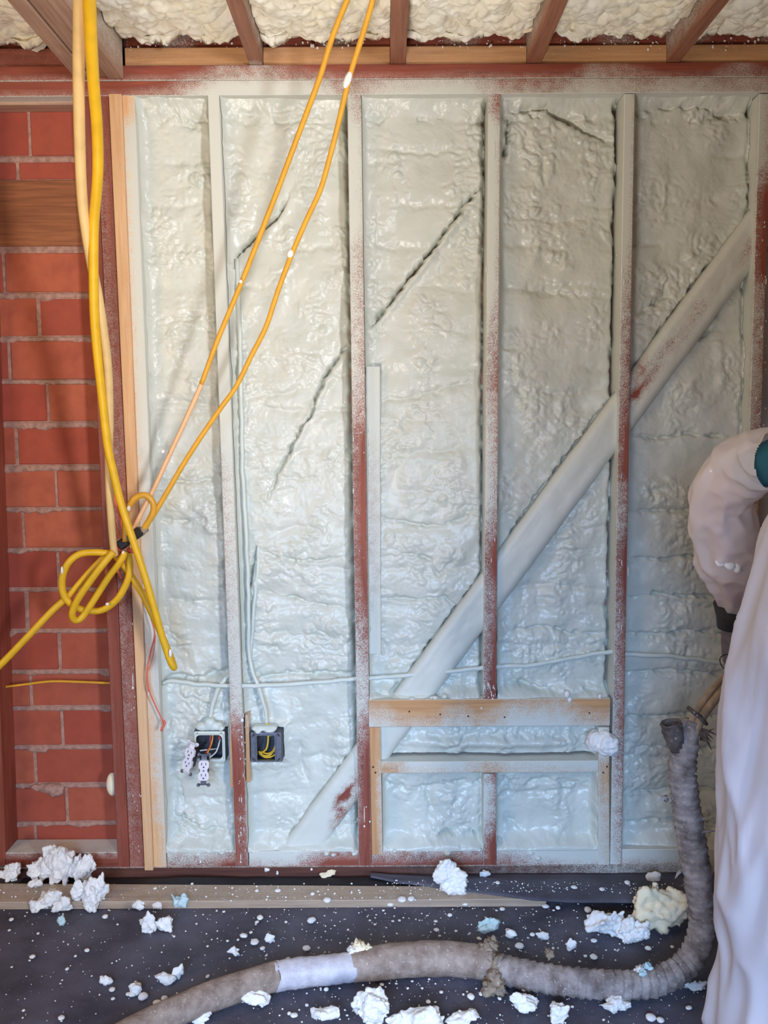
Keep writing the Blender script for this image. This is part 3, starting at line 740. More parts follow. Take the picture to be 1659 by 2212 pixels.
foam_bay('foam_insulation', 'small bluish foam panel under the rail, right of the short stud', edge(1073, 1073, 1671, 1870), edge(1293, 1293, 1671, 1870), zf0, zC, 909,
         [ck([(1080, 1712), (1180, 1708), (1280, 1704)], C3), ck([(1085, 1755), (1100, 1772), (1130, 1785)], C3), ck([(1068, 1804), (1080, 1810)], (0.03, 0.006))], bot=0.055, lumpy=1.0, amp=0.5, gapR=-0.9)
# white puff at the right jack stud
c = P(1306, 1605, -0.01)
v, f, n_ = solid([ball(c, (0.028, 0.03, 0.038)), ball(c + (0.018, -0.008, -0.004), (0.024, 0.024, 0.032)), ball(c + (-0.028, 0.02, 0), (0.024, 0.03, 0.034))], 0.004, 3)
v = v + n_ * (0.006 * np.array([1 - abs(mnoise.noise(Vector(q * 55))) * 2 for q in v]))[:, None]
tag(mk('foam_blob', v, f, M['foam_white']), 'round white foam blob on the right end of the header', 'foam blob')

# ceiling foam -------------------------------------------------------
def ceiling_foam(label, xa, xb, seed, drop=0.0, mat='foam_cream', z_start=0.083):
    nx = int((xb - xa) / 0.0042); path = np.array([(0.016, z_start), (0.0, z_start + 0.025), (-0.03, z_start + 0.04), (-0.09, 0.118), (-0.2, 0.105), (-0.5, 0.10), (-1.0, 0.10), (-2.3, 0.11)])
    seglen = np.concatenate([[0], np.cumsum(np.hypot(*np.diff(path, axis=0).T))])
    s = np.concatenate([np.arange(0, 0.75, 0.0042), np.linspace(0.75, seglen[-1], 90)])
    X, S = np.meshgrid(np.linspace(xa, xb, nx), s, indexing='ij')
    Yp = np.interp(S, seglen, path[:, 0]); Zp = np.interp(S, seglen, path[:, 1])
    e = 1e-3
    ty = np.interp(S + e, seglen, path[:, 0]) - np.interp(S - e, seglen, path[:, 0]); tz = np.interp(S + e, seglen, path[:, 1]) - np.interp(S - e, seglen, path[:, 1])
    L = np.hypot(ty, tz) + 1e-9; ny, nz = -tz / L, ty / L      # towards the room
    wx = X + 0.012 * fbm(X * 20, S * 20, seed, 2); ws = S + 0.012 * fbm(X * 20 + 4, S * 20, seed + 1, 2)
    h = 0.014 * fbm(X * 7, S * 7, seed + 2, 3) + 0.040 * domes(wx * 14, ws * 16, seed + 3) + 0.028 * domes(wx * 27, ws * 30, seed + 4) + 0.009 * domes(X * 60, S * 66, seed + 5) - 0.006
    lip = np.clip(fbm(X * 11, X * 0 + seed, seed + 6, 4) * 2.0, -1, 1.3)
    h *= sstep(-0.002, 0.03, S) * 0.95 + 0.05
    h -= 0.02 * np.exp(-np.minimum(X - xa, xb - X) / 0.012) * (0.5 + 0.8 * fbm(S * 14, S * 0, seed + 7, 2))
    shift = (-0.024 * np.clip(lip, -0.6, 1.3) - 0.010 * domes(X * 26, X * 0 + 0.4, seed + 9) + 0.004 - drop) * np.exp(-S / 0.08)
    V = np.stack([X, Yp + ny * h - 0.006, ZJ + Zp + nz * h + shift], -1)
    V[..., 2] = np.minimum(V[..., 2], ZJ + 0.188)
    o = mk('ceiling_foam', V.reshape(-1, 3), grid_faces(*X.shape)[:, ::-1].copy(), M[mat])
    tag(o, label, 'spray foam', 'cream foam between the joists')
xs_ = lambda px: P(px, 137)[0]
ceiling_foam('lumpy cream ceiling foam left of the heavy beam', xs_(-119), xs_(161), 11, 0.02)
ceiling_foam('lumpy cream ceiling foam between the heavy beam and the first thin joist', xs_(268), xs_(537), 12)
ceiling_foam('lumpy cream ceiling foam behind the crossing cords, left of the middle joist', xs_(568), xs_(842), 13)
ceiling_foam('lumpy cream ceiling foam just right of the middle joist', xs_(877), xs_(1138), 14)
ceiling_foam('lumpy cream ceiling foam between the two right-hand joists', xs_(1171), xs_(1442), 15, -0.01)
ceiling_foam('lumpy cream ceiling foam in the top right corner', xs_(1471), xs_(1744), 16, -0.01)
# pale cable hanging out of the ceiling foam
pts = [P(1196, -40, -0.28), P(1190, 0, -0.22), P(1180, 25, -0.16), P(1166, 48, -0.10), P(1150, 62, -0.07), P(1130, 68, -0.05)]
v, f = tube(catmull(pts, 8), 0.006, 8)
tag(mk('ceiling_cable', v, f, M['foam_beige']), 'pale cable coming out of the ceiling foam beside a joist', 'cable')

# ================================================================== CABLES IN THE WALL
def cable(name, label, pts, r, mat, Y=None, cat='cable', n=8, wob=0.0, parent=None, sub=8):
    q = [P(p[0], p[1], p[2] if len(p) > 2 else Y) for p in pts]
    c = catmull(q, sub)
    if wob: c = c + np.array([mnoise.noise_vector(Vector(x * 25)) for x in c]) * wob
    v, f = tube(c, r, n)
    o = mk(name, v, f, M[mat] if isinstance(mat, str) else mat, parent)
    if parent is None: tag(o, label, cat)
    return o
cable('sprayed_cable', 'pale foam-coated cable running level through all the studs', [(352, 1476, .03), (380, 1472, .025), (430, 1478, .02), (500, 1482, .02), (620, 1479, .022), (765, 1467, .026), (800, 1465, .026), (900, 1457, .026), (1045, 1443, .026), (1090, 1440, .03), (1150, 1436, .03), (1210, 1426, .03), (1318, 1408, .026), (1350, 1412, .03), (1450, 1418, .032), (1560, 1432, .032), (1640, 1436, .04)], 0.0075, 'sprayed', wob=0.004)
cable('sprayed_cable', 'pale foam-coated cable curving into the left junction box', [(505, 1452, .04), (486, 1468, .03), (470, 1490, .025), (461, 1520, .022), (455, 1550, .022), (453, 1578, .022)], 0.0075, 'sprayed', wob=0.003)
cable('sprayed_cable', 'pale foam-coated cable running down beside the stud to the right box', [(512, 560, .045), (517, 700, .04), (521, 850, .038), (524, 1000, .036), (531, 1150, .036), (537, 1290, .034), (538, 1400, .032), (545, 1450, .028), (562, 1490, .026), (572, 1530, .024), (577, 1562, .022)], 0.0065, 'sprayed', wob=0.003)
cable('sprayed_cable', 'short sprayed cable stub beside the long vertical one', [(560, 1180, .062), (556, 1240, .053), (550, 1300, .048), (543, 1380, .044), (540, 1440, .040)], 0.006, 'sprayed', wob=0.003)
cable('yellow_cable', 'thin yellow cable strung level across the bricks', [(-60, 1492, .05), (0, 1485, .05), (50, 1479, .05), (110, 1472, .05), (170, 1473, .05), (245, 1476, .05)], 0.0042, 'cord_orange')

# junction boxes -------------------------------------------------------
def frame_plate(cx, cz, w, h, ow, oh, y, t, r, n=6):   # plate with a rounded opening
    def rr(W, H, R):
        pts = []
        for (sx, sz, a0) in ((1, 1, 0), (-1, 1, 90), (-1, -1, 180), (1, -1, 270)):
            for k in range(n + 1):
                a = math.radians(a0 + 90 * k / n)
                pts.append((sx * (W / 2 - R) + R * math.cos(a), sz * (H / 2 - R) + R * math.sin(a)))
        return pts
    o_, i_ = rr(w, h, 0.004), rr(ow, oh, r); m = len(o_)
    V = [(cx + x, y, cz + z) for x, z in o_] + [(cx + x, y, cz + z) for x, z in i_] + [(cx + x, y + t, cz + z) for x, z in o_] + [(cx + x, y + t, cz + z) for x, z in i_]
    F = []
    for k in range(m):
        k2 = (k + 1) % m
        F += [[k, k2, m + k2, m + k], [2 * m + k, 3 * m + k, 3 * m + k2, 2 * m + k2], [k, 2 * m + k, 2 * m + k2, k2], [m + k, m + k2, 3 * m + k2, 3 * m + k]]
    return np.array(V, float), F
def jbox(label, px, py, ow, oh, r, sprayed, W=0.100):
    c = P(px, py, 0.0); e = empty('junction_box', (c[0], 0.0, c[2] - W / 2)); tag(e, label, 'junction box', 'junction boxes beside the stud')
    x, z = c[0], c[2]; D = 0.052
    parts = []
    for (dx, dz, sx, sz) in ((-W / 2, 0, .003, W), (W / 2, 0, .003, W), (0, -W / 2, W, .003), (0, W / 2, W, .003)):
        parts.append(rbox((x + dx, D / 2 + 0.003, z + dz), (sx, D, sz), 0.001))
    parts.append(rbox((x, D + 0.003, z), (W, .003, W), 0.001))
    v, f = join(parts); mk('box_body', v, f, M['metal_dark'], e, smooth=False)
    v, f = frame_plate(x, z, W, W, ow, oh, -0.001, 0.004, r); mk('cover_plate', v, f, M['sprayed'] if sprayed else M['metal'], e, smooth=False)
    # raised collar round the opening
    v, f = frame_plate(x, z, ow + 0.006, oh + 0.006, ow, oh, -0.009, 0.009, r); mk('collar', v, f, M['sprayed'] if sprayed else M['metal'], e, smooth=False)
    for (sx, sz) in ((-1, 1), (1, 1), (-1, -1), (1, -1)):
        v, f = rbox((x + sx * 0.041, -0.0018, z + sz * 0.041), (0.011, 0.0016, 0.005), 0.0006, rotm('Y', 45 * sx * sz))
        mk('screw_slot', v, f, M['slot'], e, smooth=False)
    return e, x, z
e, bx, bz = jbox('left junction box, foam-coated, with loose sockets hanging out', 453, 1612, 0.086, 0.082, 0.014, True)
v, f, n_ = solid([rbox((bx, 0.02, bz + 0.062), (0.092, 0.045, 0.028), 0.01), ball((bx + 0.0, 0.01, bz + 0.075), (0.02, 0.018, 0.02)), ball((bx + 0.04, 0.004, bz + 0.06), (0.012, 0.012, 0.01))], 0.004, 4)
v = v + n_ * (0.002 * np.array([mnoise.noise(Vector(q * 90)) for q in v]))[:, None]
mk('foam_cap', v, f, M['sprayed'], e)
for (pts, r, m_) in (([(0.004, .03, .045), (0.006, .02, .02), (0.002, .012, .0), (-0.006, -.01, -.02)], .0022, 'cord_orange'), ([(0.002, .03, .045), (-0.002, .02, .02), (0.0, .01, .0), (-.012, -.012, -.022)], .002, 'wire_red'),
                     ([(0.034, .03, .03), (0.03, .012, .01), (0.02, .004, -.02), (0.0, -.01, -.035)], .0024, 'wire_white'), ([(0.034, .03, .034), (0.031, .014, .03), (0.03, .01, .02)], .004, 'wire_red'),
                     ([(0.02, .03, -.02), (-0.01, .0, -.012), (-.03, -.012, -.01)], .0022, 'wire_white'), ([(-0.02, .03, .0), (-.035, .0, -.005), (-.05, -.012, -.015)], .0022, 'black_plastic')):
    v, f = tube(catmull([np.array(p) + (bx, 0, bz) for p in pts], 6), r, 8); mk('wire', v, f, M[m_], e)
e2, cx, cz = jbox('right junction box, bare grey steel cover with yellow wires inside', 575, 1614, 0.058, 0.084, 0.004, False)
v, f, n_ = solid([rbox((cx - 0.006, 0.02, cz + 0.06), (0.085, 0.045, 0.018), 0.008), ball((cx + 0.012, 0.0, cz + 0.056), (0.02, 0.01, 0.008)), ball((cx - 0.026, 0.0, cz + 0.052), (0.01, 0.01, 0.008))], 0.004, 4)
mk('foam_cap', v, f, M['sprayed'], e2)
for pts in ([(0.002, .02, .05), (0.004, .02, .02), (-0.002, .016, -.012), (-.022, .02, -.028)], [(-.028, .02, -.022), (-.01, .012, -.034), (.012, .012, -.03), (.03, .024, -.012)], [(-.028, .024, -.03), (-.008, .016, -.04), (.014, .014, -.038), (.03, .02, -.03)], [(-.024, .03, -.026), (0, .02, -.03), (.018, .02, -.022), (.028, .03, -.002)]):
    v, f = tube(catmull([np.array(p) + (cx, 0, cz) for p in pts], 7), 0.0032, 8); mk('wire', v, f, M['wire_yellow'], e2)
cable('yellow_cable', 'short bare yellow cable entering the top of the right box', [(574, 1556, .024), (579, 1570, .02), (584, 1590, .018)], 0.0045, 'wire_yellow')

def receptacle(label, px, py, Y, rz, ry, tint):
    c = P(px, py, Y); e = empty('socket_outlet', c); tag(e, label, 'socket', 'loose sockets hanging from the box')
    R = rotm('Y', ry) @ rotm('Z', rz)
    def put(name, v, f, m, par=e, smooth=False): return mk(name, np.asarray(v) @ R.T + c, f, M[m], par, smooth=smooth)
    put('body', *rbox((0, 0.016, 0), (0.030, 0.024, 0.062), 0.003), 'black_plastic')
    v, f = join([rbox((0, 0.004, 0), (0.018, 0.002, 0.1), 0.0008), rbox((0, 0.004, 0.049), (0.034, 0.002, 0.006), 0.0008), rbox((0, 0.004, -0.049), (0.034, 0.002, 0.006), 0.0008)])
    put('mounting_strap', v, f, 'white_plastic' if tint else 'metal')
    for sx in (-1, 1):
        for sz in (-1, 1):
            put('strap_ear', *tube([(sx * 0.016, 0.003, sz * 0.051), (sx * 0.016, 0.0055, sz * 0.051)], 0.006, 12), 'white_plastic' if (tint and sz > 0) else 'metal')
    for sz in (-1, 1):
        pts = []
        for k in range(28):
            a = 2 * math.pi * k / 28
            pts.append((max(-.0165, min(.0165, 0.019 * math.cos(a))), max(-.0145, min(.0145, 0.0175 * math.sin(a)))))
        V = [(x, -0.004, z + sz * 0.0185) for x, z in pts] + [(x, 0.006, z + sz * 0.0185) for x, z in pts]
        F = [list(range(28)), [28 + k for k in range(28)][::-1]] + [[k, 28 + k, 28 + (k + 1) % 28, (k + 1) % 28] for k in range(28)]
        face = put('socket_face', np.array(V), F, 'white_plastic')
        for dx in (-0.0065, 0.0065): put('slot', *rbox((dx, -0.0042, sz * 0.0185 + 0.004), (0.0022, 0.0012, 0.008), 0.0003), 'slot', face)
        put('slot', *tube([(0, -0.0038, sz * 0.0185 - 0.0065), (0, -0.0049, sz * 0.0185 - 0.0065)], 0.0026, 10), 'slot', face)
    put('bridge', *rbox((0, 0.001, 0), (0.024, 0.009, 0.012), 0.001), 'white_plastic')
    put('screw', *tube([(0, -0.0035, 0), (0, -0.005, 0)], 0.0028, 10), 'metal')
receptacle('white duplex socket tilted to the left, its face foam-splashed', 408, 1638, -0.045, -20, 14, True)
receptacle('white duplex socket hanging nearly upright in front of the left box', 440, 1664, -0.05, 6, 3, False)
# foam splashes belonging to nothing else: little runs on the studs
parts = []
for i in range(260):
    s = random.choice([(763, 790, 300, 1850), (1050, 1070, 300, 1500), (1330, 1350, 500, 1500), (515, 530, 1530, 1850), (283, 310, 500, 1860), (1630, 1656, 420, 920), (1045, 1070, 1480, 1515), (320, 345, 800, 1850)])
    x = random.uniform(s[0], s[1]); y = random.uniform(s[2], s[3]); c = P(x, y, -0.0015)
    L = random.choice([0.002, 0.003, 0.003, 0.009]) * random.uniform(0.7, 1.4); r = random.uniform(0.0009, 0.0019)
    parts.append(ball(c, (r, 0.0012, max(r, L)), 6, 4))
for (x, y, r) in ((523, 1556, .006), (522, 1592, .003), (799, 1775, .003), (787, 1785, .0035), (791, 1743, .002), (1040, 1530, .003), (287, 1486, .004), (433, 1862, .004), (520, 1862, .003), (1231, 1512, .008), (1225, 1500, .010), (1296, 1505, .007), (673, 1878, .004)):
    parts.append(ball(P(x, y, -0.004), (r, r * .7, r * 1.2), 8, 6))
for (x, y, L) in ((787, 1760, .03), (287, 1470, .025), (1037, 1545, .02), (432, 1852, .012), (520, 1852, .012), (1068, 325, .03), (1357, 1235, .015)):
    parts.append(ball(P(x, y, -0.002), (.0016, .0015, L), 6, 6))
for i in range(150):
    x = random.choice([random.uniform(270, 535), random.uniform(570, 840), random.uniform(1175, 1440), random.uniform(1475, 1655), random.uniform(880, 1135)]); y = random.gauss(93, 7)
    if y > 128: continue
    r = random.choice([.0012, .0016, .002, .003, .004]); parts.append(ball(P(x, y, 0.011 if y > 98 else 0.023), (r, r * .8, r * random.uniform(.9, 1.6)), 6, 4))
v, f = join(parts)
tag(mk('foam_spatter', v, f, M['foam_white']), 'tiny white foam runs and specks on studs and blocking', 'foam specks', kind='stuff')
# clots of foam along the sole plate
random.seed(21)
for (x, y, r) in ((428, 1845, .012), (478, 1843, .010), (490, 1838, .009), (705, 1843, .011), (720, 1846, .008), (765, 1843, .011), (852, 1838, .008), (922, 1838, .008), (967, 1842, .014), (1036, 1836, .008), (1147, 1842, .010), (1163, 1853, .012), (890, 1510, .010), (940, 1507, .011), (960, 1505, .010), (932, 1507, .007)):
    c = P(x, y, 0.004); v, f = ball(c, (r, r * .8, r * .7), 12, 8)
    v = v + np.array([mnoise.noise_vector(Vector(q * 70)) for q in v]) * r * 0.35
    tag(mk('foam_clot', v, f, M['foam_green']), 'small pale foam clot sitting on a frame ledge', 'foam clot', 'foam clots on the frame ledges')
c = P(243, 1694, 0.035); v, f = ball(c, (0.02, 0.02, 0.04), 14, 10)
tag(mk('foam_bulge', v, f, M['foam_beige']), 'smooth pale foam bulge squeezed out beside the brick-bay stud', 'foam blob')

# ================================================================== EXTENSION CORDS
R_C = 0.0105
def strand(parent, pts, r, mat, n=10, sub=8, name='cord_strand'):
    v, f = tube(catmull([P(*p) for p in pts], sub), r, n); return mk(name, v, f, M[mat], parent)
base = P(270, 1170, -0.12)
ec = empty('extension_cord', base); tag(ec, 'thick yellow extension cord hanging at the left, knotted into loops', 'cord', 'extension cords')
strand(ec, [(168, -60, -.95), (172, 0, -.85), (170, 150, -.7), (172, 300, -.58), (177, 420, -.5), (186, 500, -.45), (198, 570, -.40), (212, 640, -.36), (224, 720, -.32), (233, 800, -.28), (236, 900, -.24), (235, 980, -.20), (236, 1050, -.18), (240, 1120, -.16), (244, 1170, -.14), (248, 1200, -.13)], [0.0135, 0.013, .0125, .0115, .0105], 'cord_cream')
strand(ec, [(190, -60, -.97), (193, 0, -.87), (200, 150, -.72), (210, 280, -.6), (211, 380, -.53), (203, 480, -.46), (202, 560, -.42), (204, 680, -.36), (212, 780, -.31), (222, 870, -.27), (232, 960, -.24), (245, 1020, -.22), (262, 1090, -.20), (285, 1160, -.19), (310, 1235, -.18), (332, 1310, -.17), (352, 1380, -.16), (367, 1425, -.155), (375, 1441, -.15), (374, 1434, -.135), (355, 1385, -.12), (328, 1325, -.11), (300, 1270, -.105), (272, 1228, -.10), (245, 1198, -.095), (225, 1196, -.09)], [0.0135, .013, .0125, .0115, .0105, .0105, .0105, .0105], 'cord_yellow')
strand(ec, [(-60, 1492, -.22), (0, 1437, -.2), (60, 1375, -.18), (110, 1322, -.16), (150, 1285, -.14), (190, 1240, -.13), (225, 1204, -.12), (245, 1190, -.11)], R_C, 'cord_yellow')
strand(ec, [(240, 1196, -.13), (205, 1193, -.14), (170, 1198, -.15), (145, 1220, -.16), (134, 1255, -.16), (140, 1290, -.155), (165, 1312, -.14), (195, 1320, -.12), (225, 1316, -.115), (255, 1292, -.115), (275, 1255, -.115), (281, 1225, -.115), (278, 1195, -.115)], R_C, 'cord_yellow')
strand(ec, [(245, 1192, -.15), (220, 1222, -.16), (190, 1262, -.165), (168, 1295, -.165), (156, 1325, -.16), (163, 1340, -.15), (178, 1332, -.14), (200, 1300, -.135), (232, 1250, -.13), (256, 1218, -.13), (272, 1192, -.13)], R_C, 'cord_yellow')
strand(ec, [(271, 1170, -.12), (270, 1130, -.12), (278, 1095, -.125), (295, 1074, -.13), (315, 1070, -.13), (330, 1085, -.125), (331, 1105, -.12), (320, 1128, -.115), (306, 1150, -.11)], 0.0095, 'cord_orange')
# plug and socket, taped together
def cbox(name, px, py, Y, size, ang, mat, bev=0.004):
    v, f = rbox(P(px, py, Y), size, bev, rotm('Y', ang)); return mk(name, v, f, M[mat], ec, smooth=False)
pc = cbox('plug_body', 268, 1173, -.11, (0.034, 0.03, 0.03), -35, 'black_plastic')
cbox('connector_body', 297, 1152, -.11, (0.034, 0.032, 0.03), -35, 'black_plastic')
cbox('connector_band', 281, 1164, -.11, (0.008, 0.033, 0.034), -35, 'metal_dark', 0.001)
cbox('connector_collar', 312, 1144, -.11, (0.018, 0.022, 0.022), -35, 'fluff')
cbox('red_tape', 255, 1184, -.105, (0.014, 0.026, 0.026), -35, 'red_tape', 0.006)
cbox('red_tape', 282, 1190, -.105, (0.022, 0.02, 0.012), 40, 'red_tape', 0.004)
ec2 = empty('extension_cord', P(330, 1100, -0.1)); tag(ec2, 'slim amber extension cord slanting from the ceiling down to the knot, two strands', 'cord', 'extension cords')
strand(ec2, [(775, -60, -.40), (750, 0, -.36), (718, 80, -.33), (690, 170, -.30), (660, 250, -.27), (630, 330, -.25), (600, 410, -.23), (565, 500, -.21), (530, 590, -.19), (497, 670, -.17), (468, 740, -.16), (435, 830, -.15)], [.0075, .0075, .0072], 'cord_orange')
strand(ec2, [(437, 826, -.15), (400, 910, -.14), (365, 985, -.13), (335, 1050, -.12), (315, 1090, -.115), (290, 1140, -.11), (278, 1165, -.108)], [.0072, .007], 'cord_peach')
strand(ec2, [(815, -60, -.40), (805, 0, -.36), (785, 70, -.33), (757, 160, -.30), (735, 250, -.27), (715, 330, -.25), (692, 410, -.23), (660, 480, -.21), (628, 555, -.19), (600, 630, -.18), (575, 705, -.17), (545, 765, -.16), (510, 835, -.15), (478, 880, -.14), (430, 950, -.13), (395, 1005, -.12), (360, 1065, -.115), (333, 1110, -.112), (306, 1150, -.11)], [.0075, .0075, .0075, .0085], 'cord_orange')
for (x, y, Y, a, b) in ((751, 172, -.302, .009, .022), (627, 548, -.195, .009, .011), (352, 975, -.15, .006, .006), (520, 608, -.2, .005, .005)):
    v, f = ball(P(x, y, Y), (a, a, b), 10, 8); v = v + (v - v.mean(0)) * 0.1
    v = (v - v.mean(0)) @ rotm('Y', 22).T + P(x, y, Y)
    mk('foam_drop', v, f, M['foam_white'], ec2)
for (x, y, Y, a, b) in ((134, 1232, -.175, .004, .012), (278, 1098, -.14, .006, .009), (232, 1305, -.135, .006, .005), (368, 1411, -.17, .005, .013), (267, 1194, -.135, .006, .006)):
    v, f = ball(P(x, y, Y), (a, a, b), 10, 8); mk('foam_drop', v, f, M['foam_white'], ec)
st = empty('pink_string', P(330, 1450, -.03)); tag(st, 'frayed pink string hanging from the knot down the pine stud', 'string')
for pts, r in (([(248, 1068, -.06), (252, 1095, -.06), (262, 1130, -.06), (268, 1165, -.07)], .004), ([(247, 1072, -.06), (245, 1110, -.06), (255, 1150, -.06), (262, 1168, -.07)], .003), ([(262, 1190, -.08), (254, 1225, -.07), (262, 1250, -.06)], .004),
               ([(282, 1200, -.08), (288, 1240, -.06), (300, 1262, -.05), (312, 1275, -.04)], .0022), ([(312, 1275, -.04), (325, 1330, -.035), (334, 1370, -.03), (325, 1410, -.03), (318, 1450, -.03), (322, 1490, -.03), (336, 1525, -.03), (352, 1560, -.035), (350, 1580, -.035)], .0026),
               ([(336, 1372, -.03), (330, 1420, -.03), (317, 1460, -.03), (320, 1495, -.03)], .0015), ([(352, 1556, -.035), (356, 1562, -.04), (348, 1578, -.04)], .004), ([(262, 1205, -.09), (235, 1225, -.08), (212, 1238, -.07)], .001)):
    v, f = tube(catmull([P(*p) for p in pts], 6), r, 6); mk('string_strand', v, f, M['pink_string'], st)

# ================================================================== FLOOR THINGS
# pine board lying along the wall
def fl(px, py, z=0.0): return PZ(px, py, z)
a0, b0 = fl(-420, 1951, .022), fl(-420, 1905, .022); a1, b1 = fl(1180, 1942, .022), fl(1180, 1916, .022)
o = lumber('floor_board', a0, b0, a1, b1, (0, 0, -0.024), M['board_pine'], None, 40, lambda u, s, t, side: 0.12 if side == 'F' else 0.0)
tag(o, 'long pale pine board lying on the floor along the wall', 'board')
# black membrane fold between board and sole plate
n = 120; xs = np.linspace(-1.2, 0.30, n); m = 12
V = np.zeros((n, m, 3))
for j in range(m):
    t = j / (m - 1)
    yb = -0.012 - 0.105 * t
    V[:, j, 0] = xs; V[:, j, 1] = yb
    bul = 0.022 * np.exp(-((xs + 0.45) / 0.35) ** 2) + 0.006
    V[:, j, 2] = 0.006 + bul * math.sin(math.pi * min(1, t * 1.1)) * (0.6 + 0.4 * np.cos(xs * 9)) + 0.003 * fbm(xs * 10, xs * 0 + t * 3, 55, 2)
tag(mk('membrane_strip', V.reshape(-1, 3), grid_faces(n, m)[:, ::-1].copy(), M['black_sheet']), 'black membrane strip bulging between the sole plate and the floor board', 'membrane')
# grey sheet flap covering the right end of the board
fr = [(800, 1894), (860, 1904), (930, 1913), (1000, 1922), (1080, 1932), (1150, 1942), (1260, 1946), (1400, 1948), (1500, 1950), (1700, 1954), (1900, 1956)]
fx = np.array([fl(x, y, .028)[0] for x, y in fr]); fy = np.array([fl(x, y, .028)[1] for x, y in fr])
n = 140; xs = np.linspace(fx[0], fx[-1], n); ye = np.interp(xs, fx, fy); V = np.zeros((n, 14, 3))
for j in range(14):
    t = j / 13; V[:, j, 0] = xs + 0.0; V[:, j, 1] = -0.006 + (ye + 0.006 + 0.004 * fbm(xs * 8, xs * 0, 77, 3)) * t
    V[:, j, 2] = 0.010 + 0.018 * sstep(0, 0.5, t) * 1.0 + 0.004 * fbm(xs * 6, xs * 0 + t * 2, 78, 2) - (0.004 if j == 13 else 0)
o = mk('sheet_flap', V.reshape(-1, 3), grid_faces(n, 14)[:, ::-1].copy(), M['felt']); md = o.modifiers.new('thick', 'SOLIDIFY'); md.thickness = 0.003
tag(o, 'grey floor sheet flap covering the right end of the board', 'sheet')

# torn foam chunks
def chunk(label, px, py, wpx, hpx, mat, seed, lift=0.0, spikes=1.0, deep=0.7, lobes=4, name='foam_chunk', group='torn foam chunks on the floor'):
    """standing on the floor: px,py = where its foot meets the floor"""
    rs = random.Random(seed); g = fl(px, py, lift); d = np.linalg.norm(g - CAM) / FPX
    W, H = wpx * d, hpx * d * 1.08
    parts = []
    for k in range(lobes):
        a = np.array([rs.uniform(-.26, .26) * W, rs.uniform(-.2, .2) * W * deep, rs.uniform(.30, .62) * H]) if k else np.array([0, 0, .42 * H])
        q = rs.uniform(.26, .42) if k else .40
        bmh = bmesh.new()
        for _ in range(rs.randint(8, 13)):
            d3 = Vector((rs.gauss(0, 1), rs.gauss(0, 1), rs.gauss(0, 1))).normalized() * rs.uniform(.72, 1.12)
            bmh.verts.new((a[0] + d3.x * W * q, a[1] + d3.y * W * deep * q, max(0.0, a[2] + d3.z * H * q * 1.25)))
        r_ = bmesh.ops.convex_hull(bmh, input=bmh.verts)
        for vv in [x for x in bmh.verts if not x.link_faces]: bmh.verts.remove(vv)
        bmh.verts.index_update()
        parts.append((np.array([x.co[:] for x in bmh.verts]), [[x.index for x in ff.verts] for ff in bmh.faces])); bmh.free()
    vx = max(0.0026, W / 34)
    v, f, nn = solid(parts, vx, 1, 0.4)
    s1 = 5.0 / max(W, .02); off = Vector((seed * 3.7, seed * 1.3, seed))
    dv = np.array([mnoise.noise(Vector(q) * s1 + off) * 0.075 + mnoise.noise(Vector(q) * s1 * 3 + off) * 0.035 * spikes for q in v])
    v = v + nn * (dv * min(W, H * 1.3))[:, None]
    # fit the width and height seen
    lo, hi = v.min(0), v.max(0)
    v = (v - (lo + hi) / 2) * np.array([W / (hi[0] - lo[0]), 1, H / (hi[2] - lo[2])]); v[:, 2] += H / 2
    v = v + g - np.array([0, 0, 0.003])
    o = mk(name, v, f, M[mat], smooth=True); tag(o, label, 'foam chunk', group); return o
